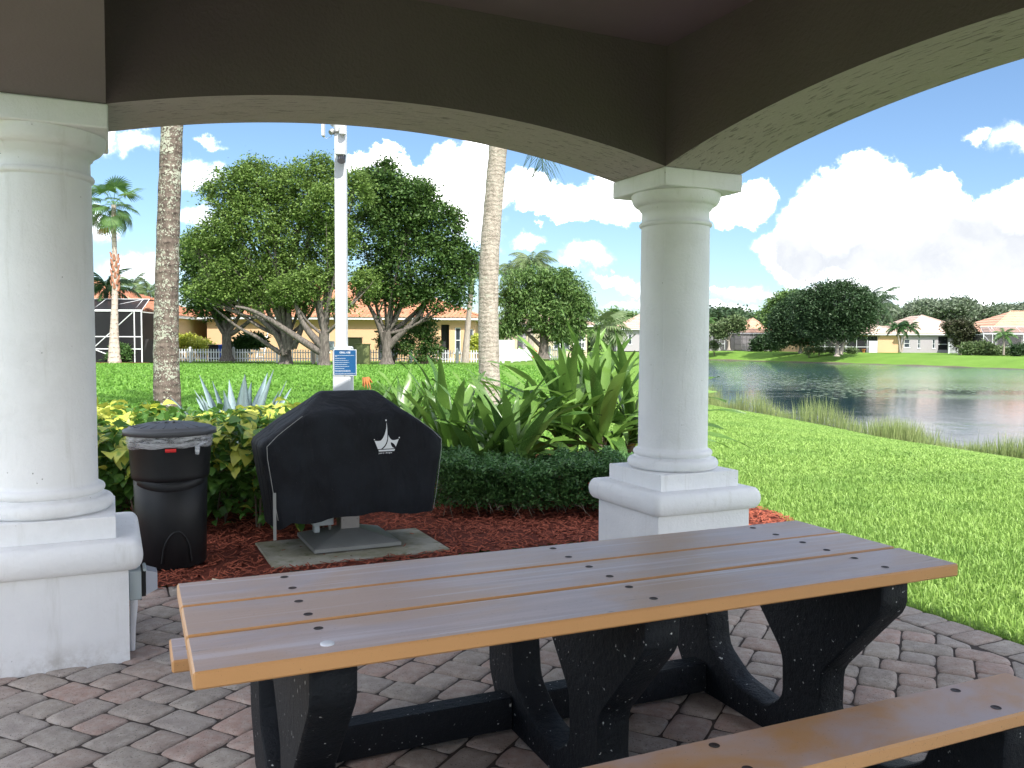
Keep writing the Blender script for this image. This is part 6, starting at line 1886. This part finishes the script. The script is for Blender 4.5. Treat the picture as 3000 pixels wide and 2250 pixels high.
# houses across the lake
FG = 'houses across the lake'
def fx(u, Y): return px(u, 1000, Y).x
Yh = 128
house('house', 'peach-roofed house farthest left across the lake', fx(2040, 138), 138, fx(2150, 138) - fx(2040, 138), 10, 2.5, 1.6, px(2090, 1023, 138).z, 0, M['wall_grey'], M['tile_pink'], .4, [], 6, group=FG)
enclosure('screen_enclosure', 'white-framed screen enclosure farthest left across the lake', fx(2030, 134), 134, 5, 3.5, 2.35, px(2090, 1024, 134).z, [0, 1.9, 3.0, 4.2, 5.0], [.9], M['white_metal'], M['screen_lt'], roof_h=.7)
house('house', 'salmon-roofed house between the far shrub and the big far tree', fx(2172, 140), 140, fx(2262, 140) - fx(2172, 140), 9, 2.6, 2.4, px(2200, 1024, 140).z, 0, M['wall_grey'], M['tile_salmon'], .3, [], 6, group=FG)
enclosure('screen_enclosure', 'dark bronze screen enclosure below the salmon roof', fx(2152, 133), 133, fx(2262, 133) - fx(2152, 133), 5, 2.35, px(2200, 1025, 133).z, [0, 1.2, 1.9, 2.8, 3.5, 4.6, 5.6], [.9, 1.7], M['bronze_metal'], M['screen_lt'], roof_h=.95, run=2.0)
zq = px(2600, 1033, 120).z
h3x = fx(2362, 120); q = lambda u: fx(u, 120) - h3x
house('house', 'peach house with screened porch right behind the big far tree', h3x, 120, q(2640), 12, 2.45, 2.6, zq, 0, M['wall_peach2'], M['tile_beige'], .5, [('porch', q(2386), 0, q(2572) - q(2386), 2.3)], 8, group=FG)
h4x = fx(2641, 119.5); q = lambda u: fx(u, 119.5) - h4x
house('house', 'pinkish grey house with three small windows across the lake', h4x, 119.5, q(2862), 14, 2.5, 2.75, px(2700, 1034, 119.5).z, 0, M['wall_grey'], M['tile_beige'], .5,
      [('window', q(2649), .75, q(2666) - q(2649), 1.15), ('window', q(2689), .65, q(2696.5) - q(2689), 1.25), ('window', q(2732), .65, q(2740) - q(2732), 1.25), ('porch', q(2748), .45, q(2777) - q(2748), 1.85), ('dark', q(2779), .0, q(2793) - q(2779), 2.1)], 8, group=FG)
m = MB(); m.box(fx(2573, 117), fx(2545, 117), 116.9, 117, zq, zq + 1.35)
h5x = fx(2868, 104); q = lambda u: fx(u, 104) - h5x
house('house', 'salmon-roofed house at the far right across the lake', fx(2900, 109), 109, 16, 12, 2.6, 2.9, px(2950, 1038, 109).z, 0, M['wall_grey'], M['tile_salmon'], .5, [('dark', 1.0, 0, 3.0, 2.2)], 8, group=FG)
enclosure('screen_enclosure', 'white-framed pool cage at the far right across the lake', h5x, 103, q(3060), 5, 2.5, px(2900, 1040, 103).z, [0, q(2894), q(2904), q(2984), q(3020), q(3060)], [.05, 1.0], M['white_metal'], M['screen_lt'], diag=[(0, 2.4, 1.6, .7)], roof_h=.9)
# white panel, flower pot and small picket gate across the lake
m = MB(); Yp = 118.6; a = px(2545, 1034, Yp); c = px(2571, 1000, Yp); m.box(a.x, c.x, Yp, Yp + .05, zq, c.z); m.box(a.x - .05, c.x + .05, Yp - .01, Yp + .06, c.z, c.z + .06)
tag(m.build('white_panel', M['white_paint']), 'white panel beside the porch of the far peach house', 'panel')
m = MB(); a = px(2530, 1033, 118); m.lathe([(.15, zq), (.24, zq + .42), (.27, zq + .43), (.27, zq + .5)], 12, a.x, a.y, cap=(True, True)); tag(m.build('flower_pot', M['pot']), 'terracotta pot by the far screened porch', 'pot')
picket_fence('picket_fence', 'small white slatted gate by the far grey house', (fx(2780, 112), 112), (fx(2815, 112), 112), 1.35, 1.6, .16, .07)

# utilities between the trees and the centre house
def cab(label, u0, u1, v0, v1, Y, mat=M['green_box']):
    a = px(u0, v1, Y); c = px(u1, v0, Y); z = gz((a.x + c.x) / 2, Y) - .02
    t = thing('utility_cabinet', label, 'electrical cabinet', ((a.x + c.x) / 2, Y, z)); w = (c.x - a.x) / 2; h = c.z - z
    m = MB(); m.box(-w, w, 0, w * 1.4, 0, h - .06, bev=.02); m.build('body', mat, t)
    m = MB(); m.box(-w - .03, w + .03, -.04, w * 1.4 + .03, h - .058, h, bev=.02); m.build('lid', mat, t)
    m = MB(); m.box(-w * .8, w * .8, -.02, -.003, .1, h - .16, bev=.004); m.build('door', mat, t)
cab('taller olive green electrical cabinet right of the pole', 1010, 1056, 988, 1062, 47.5)
cab('wider olive green electrical cabinet beside the taller one', 1040, 1080, 1007, 1066, 46.5)
t = thing('meter_box', 'grey meter box on a post right of the leaning tree', 'meter box', (*xy(969, 46), gz(*xy(969, 46))))
m = MB(); m.box(-.19, .19, -.1, .1, .78, 1.28, bev=.02); m.build('box', M['grey_plastic'], t)
m = MB(); m.tube([(.05, -.1, 1.1), (.05, -.2, 1.1)], .07, 10); m.build('meter', M['clear_cover'], t)
m = MB(); m.tube([(.12, 0, 0), (.12, 0, .78)], .03, 6); m.build('pipe', M['white_paint'], t)
t = thing('utility_post', 'weathered grey wooden post with pipes at the end of the fence', 'post', (*xy(918, 46.5), gz(*xy(918, 46.5))))
m = MB(); m.box(-.09, .09, -.09, .09, 0, 1.0, bev=.01); m.build('post', M['bark_pale'], t)
m = MB(); m.tube([(.22, 0, 0), (.22, 0, .62), (.1, 0, .7)], .035, 6); m.build('pipe', M['white_paint'], t)
m = MB(); m.tube([(.33, 0, 0), (.33, 0, .55)], .03, 6); m.box(.15, .45, -.03, .03, .82, .88); m.build('pipe', M['galv'], t)
t = thing('wheeled_bin', 'black wheeled bin behind the picket fence', 'bin', (*xy(636, 53.5), gz(*xy(636, 53.5))))
m = MB(); m.box(-.42, .35, -.35, .35, .05, .95, bev=.05); m.build('body', M['bin'], t); m = MB(); m.box(-.46, .40, -.38, .38, .952, 1.04, bev=.02); m.build('lid', M['bin'], t)
m = MB(); m.tube([(-.3, -.3, .12), (-.3, -.36, .12)], .12, 12); m.tube([(.25, -.3, .12), (.25, -.36, .12)], .12, 12); m.build('wheel', M['bin'], t)
t = thing('recycling_bin', 'bright blue recycling bin next to the black wheeled bin', 'bin', (*xy(653, 53), gz(*xy(653, 53))))
m = MB(); m.lathe([(.22, .05), (.27, .95), (.29, .96), (.29, 1.02), (.02, 1.06)], 14, cap=(True, False)); m.build('body', M['blue_plastic'], t); m = MB(); m.tube([(-.28, 0, .8), (-.33, 0, .7), (-.28, 0, .6)], .02, 6); m.build('handle', M['blue_plastic'], t)
t = thing('compost_bin', 'dark green compost bin behind the broad-leaved bush', 'bin', (*xy(700, 54.5), gz(*xy(700, 54.5))))
m = MB(); m.lathe([(.5, 0), (.48, .8), (.42, 1.05)], 16); m.build('body', M['green_box'], t); m = MB(); m.lathe([(.45, 1.05), (.40, 1.15), (.1, 1.25), (.01, 1.26)], 16); m.build('lid', M['palm_dark'], t)
t = thing('step_ladder', 'pale ladder leaning behind the picket fence', 'ladder', (*xy(765, 55), gz(*xy(765, 55))), 0)
m = MB()
m.tube([(-.25, -.35, 0), (-.02, .3, 1.8)], .035, 6); m.tube([(.2, -.35, 0), (.35, .3, 1.8)], .035, 6); m.build('rail', M['white_metal'], t)
for k in range(6):
    m = MB(); f = (k + 1) / 7; m.tube([(-.25 + .23 * f, -.35 + .65 * f, 1.8 * f), (.2 + .15 * f, -.35 + .65 * f, 1.8 * f)], .025, 5); m.build('rung', M['white_metal'], t)

# ------------------------------------------------------------------ far trees
def fpos(u, v, Y): p = px(u, v, Y); return (p.x, p.y, p.z)
TG = 'trees across the lake'
make_tree('far_tree', 'big dome-shaped dark tree with twin pale trunks across the lake', 'tree', fpos(2452, 1040, 104),
          blobs_px([(2450, 895, 105, 72), (2400, 940, 70, 55), (2500, 940, 62, 52), (2450, 965, 80, 36), (2375, 905, 55, 55), (2530, 905, 35, 48)], 104), 52000, .30, M['leaf_far'], M['bark_pale'], .24, 1.2, clump=.75, seed=61,
          limb_ends=[([fpos(2462, 1038, 104), fpos(2470, 1010, 104), fpos(2476, 975, 104)], .32), ([fpos(2468, 1018, 104), fpos(2485, 1000, 104), fpos(2505, 985, 104)], .14)])
make_tree('far_tree', 'rounded dark tree left of the big dome tree across the lake', 'tree', fpos(2345, 1032, 114),
          blobs_px([(2345, 910, 58, 58), (2300, 945, 46, 50), (2345, 965, 70, 46), (2290, 985, 42, 32), (2380, 990, 40, 30)], 114), 36000, .30, M['leaf_far'], M['bark_pale'], .22, 1.2, clump=.75, seed=62)
make_tree('far_tree', 'lighter ragged treetop rising behind the dark far trees', 'tree', fpos(2300, 1020, 132), blobs_px([(2290, 895, 42, 38), (2262, 935, 36, 36), (2330, 880, 30, 26)], 132), 5500, .5, M['leaf_c'], M['bark_pale'], .3, 3, clump=.8, seed=63)
make_tree('far_tree', 'grey-green spreading shrub tree before the pink roofs across the lake', 'tree', fpos(2135, 1022, 122), blobs_px([(2130, 962, 38, 22), (2155, 950, 30, 20), (2105, 975, 22, 18)], 122), 6500, .34, M['leaf_hazy'], M['bark_pale'], .18, 1.2, clump=.6, seed=64)
make_tree('far_tree', 'small dark reddish tree before the grey house across the lake', 'tree', fpos(2812, 1036, 106), blobs_px([(2812, 965, 38, 30), (2840, 985, 30, 28), (2785, 960, 22, 20), (2820, 1005, 30, 22)], 106), 8000, .30, M['leaf_red'], M['bark_pale'], .15, 1.0, clump=.45, seed=65)
bush('far_bush', 'big dark round bush on the far bank left of the trees', blobs_px([(2240, 1005, 34, 24), (2215, 1015, 20, 20), (2275, 1012, 24, 18)], 124), 7000, .30, M['leaf_far'], seed=71, clump=.4)
bush('far_bush', 'spiky grey-blue shrub on the far left bank', blobs_px([(2093, 1010, 16, 14)], 124), 900, .5, M['leaf_hazy'], seed=72, aspect=.14)
bush('far_bush', 'small yellow-green shrub at the far left bank', blobs_px([(2068, 1016, 9, 7)], 124), 700, .3, M['acal_yellow'], seed=73)
bush('far_bush', 'long hedge of dark bushes before the far right houses', blobs_px([(2845, 1024, 30, 20), (2880, 1020, 30, 20), (2910, 1030, 30, 15), (2945, 1032, 26, 13)], 103), 9000, .26, M['leaf_hazy'], seed=74, clump=.4)
bush('far_bush', 'dark bush at the right picture edge across the lake', blobs_px([(2992, 1028, 32, 18), (3035, 1020, 30, 24)], 98), 5000, .26, M['leaf_far'], seed=75, clump=.4)
for k, (u, v, ru) in enumerate(((2370, 1030, 16), (2400, 1028, 16), (2432, 1028, 14), (2497, 1030, 18))):
    bush('far_cycad', ('leftmost low feathery plant under the big tree across the lake', 'second low feathery plant from the left under the far big tree', 'low feathery plant just left of the pale twin trunks', 'low feathery plant just right of the pale twin trunks')[k], blobs_px([(u, v - 1, ru, 11)], 109), 700, .42, M['leaf_hazy'], cat='plant', seed=80 + k, aspect=.15, group='feathery plants across the lake')
cpf = [pinnate(4.4, 1.5, 1.2, 30, el0=.5, width=.10, hang=1.0, seed=90 + k) for k in range(2)]
make_palm('coconut_palm', 'windblown coconut palm above the roofs across the lake', [fpos(2575, 1030, 126), fpos(2570, 960, 126), fpos(2568, 895, 126)], [.3, .22, .18], M['bark_grey'], cpf, 15, M['leaf_far'], (-.6, 1.2), seed=91)
make_palm('coconut_palm', 'second coconut palm crown just left of the windblown one', [fpos(2530, 1030, 128), fpos(2535, 960, 128), fpos(2540, 890, 128)], [.3, .22, .18], M['bark_grey'], cpf, 12, M['leaf_far'], (-.2, 1.2), seed=92)
spf = [pinnate(2.0, 1.9, .7, 22, el0=.6, width=.08, hang=.9, seed=95 + k) for k in range(2)]
make_palm('small_palm', 'small twin-headed palm before the far grey house', [fpos(2637, 1031, 112), fpos(2634, 1000, 112), fpos(2628, 965, 112)], [.16, .1, .08], M['bark_pale'], spf, 14, M['palm_dark'], (-.3, 1.2), seed=96)
make_palm('small_palm', 'companion head of the small palm before the far grey house', [fpos(2641, 1031, 112.5), fpos(2645, 1000, 112.5), fpos(2662, 962, 112.5)], [.16, .1, .08], M['bark_pale'], spf, 13, M['palm_dark'], (-.3, 1.2), seed=97)
make_palm('small_palm', 'thin young palm before the far right pool cage', [fpos(2940, 1040, 100), fpos(2941, 1010, 100), fpos(2940, 985, 100)], [.13, .09, .07], M['bark_pale'], spf, 12, M['palm_leaf'], (-.5, 1.2), seed=98, scale=(.7, .9))
make_palm('small_palm', 'yellowish palm immediately right of the white column across the lake', [fpos(2069, 1022, 126), fpos(2068, 985, 126), fpos(2068, 950, 126)], [.2, .14, .1], M['bark_pale'], spf, 15, M['palm_leaf'], (-.3, 1.2), seed=99, scale=(.9, 1.1))
ffh = [fan(1.4, 1.5, 16, .5, .15, 40 + k, 120) for k in range(2)]
for k, (u, Y, lab) in enumerate(((1776, 92, 'grey-green fan palm left of the white column'), (1792, 96, 'taller grey-green fan palm nearest the white column'))):
    make_palm('fan_palm', lab, [fpos(u, 1030, Y), fpos(u, 990, Y), fpos(u, 958 - 8 * k, Y)], [.3, .22, .18], M['bark_grey'], ffh, 18, M['leaf_hazy'], (-1.1, 1.2), seed=101 + k)
make_tree('far_tree', 'distant leafy tree beyond the fan palms left of the white column', 'tree', fpos(1820, 1020, 140), blobs_px([(1800, 935, 32, 26), (1840, 950, 38, 30), (1860, 965, 40, 30)], 140), 8000, .5, M['leaf_c'], M['bark_grey'], .3, 3, clump=.8, seed=66)
make_tree('far_tree', 'small rusty-green tree between the mango tree and the fan palms', 'tree', fpos(1735, 1035, 95), blobs_px([(1738, 985, 30, 22), (1725, 1010, 26, 18)], 95), 4000, .36, M['leaf_c'], M['bark_grey'], .2, 1, clump=.5, seed=67)

# the wood along the horizon reads as one mass
def wood(name, u0, u1, Y, vtop, amp, n, leaf, mat, label, seed, dY=22):
    r = np.random.default_rng(seed); P = []
    for k in range(n // 40):
        u = r.uniform(u0, u1); yy = Y + r.uniform(-dY, dY)
        top_v = vtop + amp * (math.sin(u * .021 + seed) * .5 + math.sin(u * .053 + 2 * seed) * .3 + r.uniform(-.5, .5))
        v = r.uniform(top_v, 1015) if r.random() < .7 else top_v + r.uniform(0, 8)
        c = np.array(px(u, v, yy)); sp = .9 if v > top_v + 12 else .55
        P.append(c + r.normal(size=(40, 3)) * np.array([1.6, 1.6, .9]) * sp)
    P = np.concatenate(P); P[:, 2] = np.maximum(P[:, 2], .3)
    V, F = leaf_geo(P, leaf, .6, .3, r=r)
    return tag(bulk(name, V, F, mat), label, 'woodland', kind='stuff')
wood('far_wood', 2560, 3350, 190, 905, 26, 150000, .62, M['leaf_wood'], 'airy wood along the horizon beyond the far houses', 3)
wood('far_wood', 2040, 2420, 170, 925, 18, 45000, .6, M['leaf_far'], 'dark belt of trees behind the pink roofs across the lake', 5)
wood('far_wood', 1650, 2080, 210, 975, 14, 34000, .7, M['leaf_wood'], 'low distant wood seen either side of the white column', 6)
wood('far_wood', -200, 1500, 130, 965, 16, 60000, .9, M['leaf_c'], 'tree belt behind the houses on the left', 7)
# lily pads drifting on the lake
r = np.random.default_rng(4); Q = []
for cu, cv, su, sv, n_ in ((2330, 1115, 90, 9, 420), (2480, 1132, 60, 14, 420), (2250, 1100, 70, 5, 150), (2620, 1140, 160, 4, 130), (2820, 1140, 120, 5, 120)):
    for _ in range(n_):
        u = cu + r.normal() * su; v = cv + r.normal() * sv
        if v < 1085: continue
        d = px(u, v, 10); dz = d.z - CAM_H; k = (WATER_Z + .006 - CAM_H) / dz; x, y = d.x * k, d.y * k
        if float(lake_dist(np.array([x]), np.array([y]))[0]) < -1: Q.append((x, y))
m = MB()
for x, y in Q:
    s = r.uniform(.05, .13); a0 = r.uniform(0, 6); m.add([(x + s * math.cos(a0 + k * 1.047), y + s * math.sin(a0 + k * 1.047), WATER_Z + .006) for k in range(6)], [(0, 1, 2, 3, 4, 5)])
tag(m.build('lily_pads', M['lily']), 'scattered lily pads floating mid lake', 'water plants', kind='stuff')
scene.cycles.max_bounces = 8
scene.cycles.transparent_max_bounces = 16
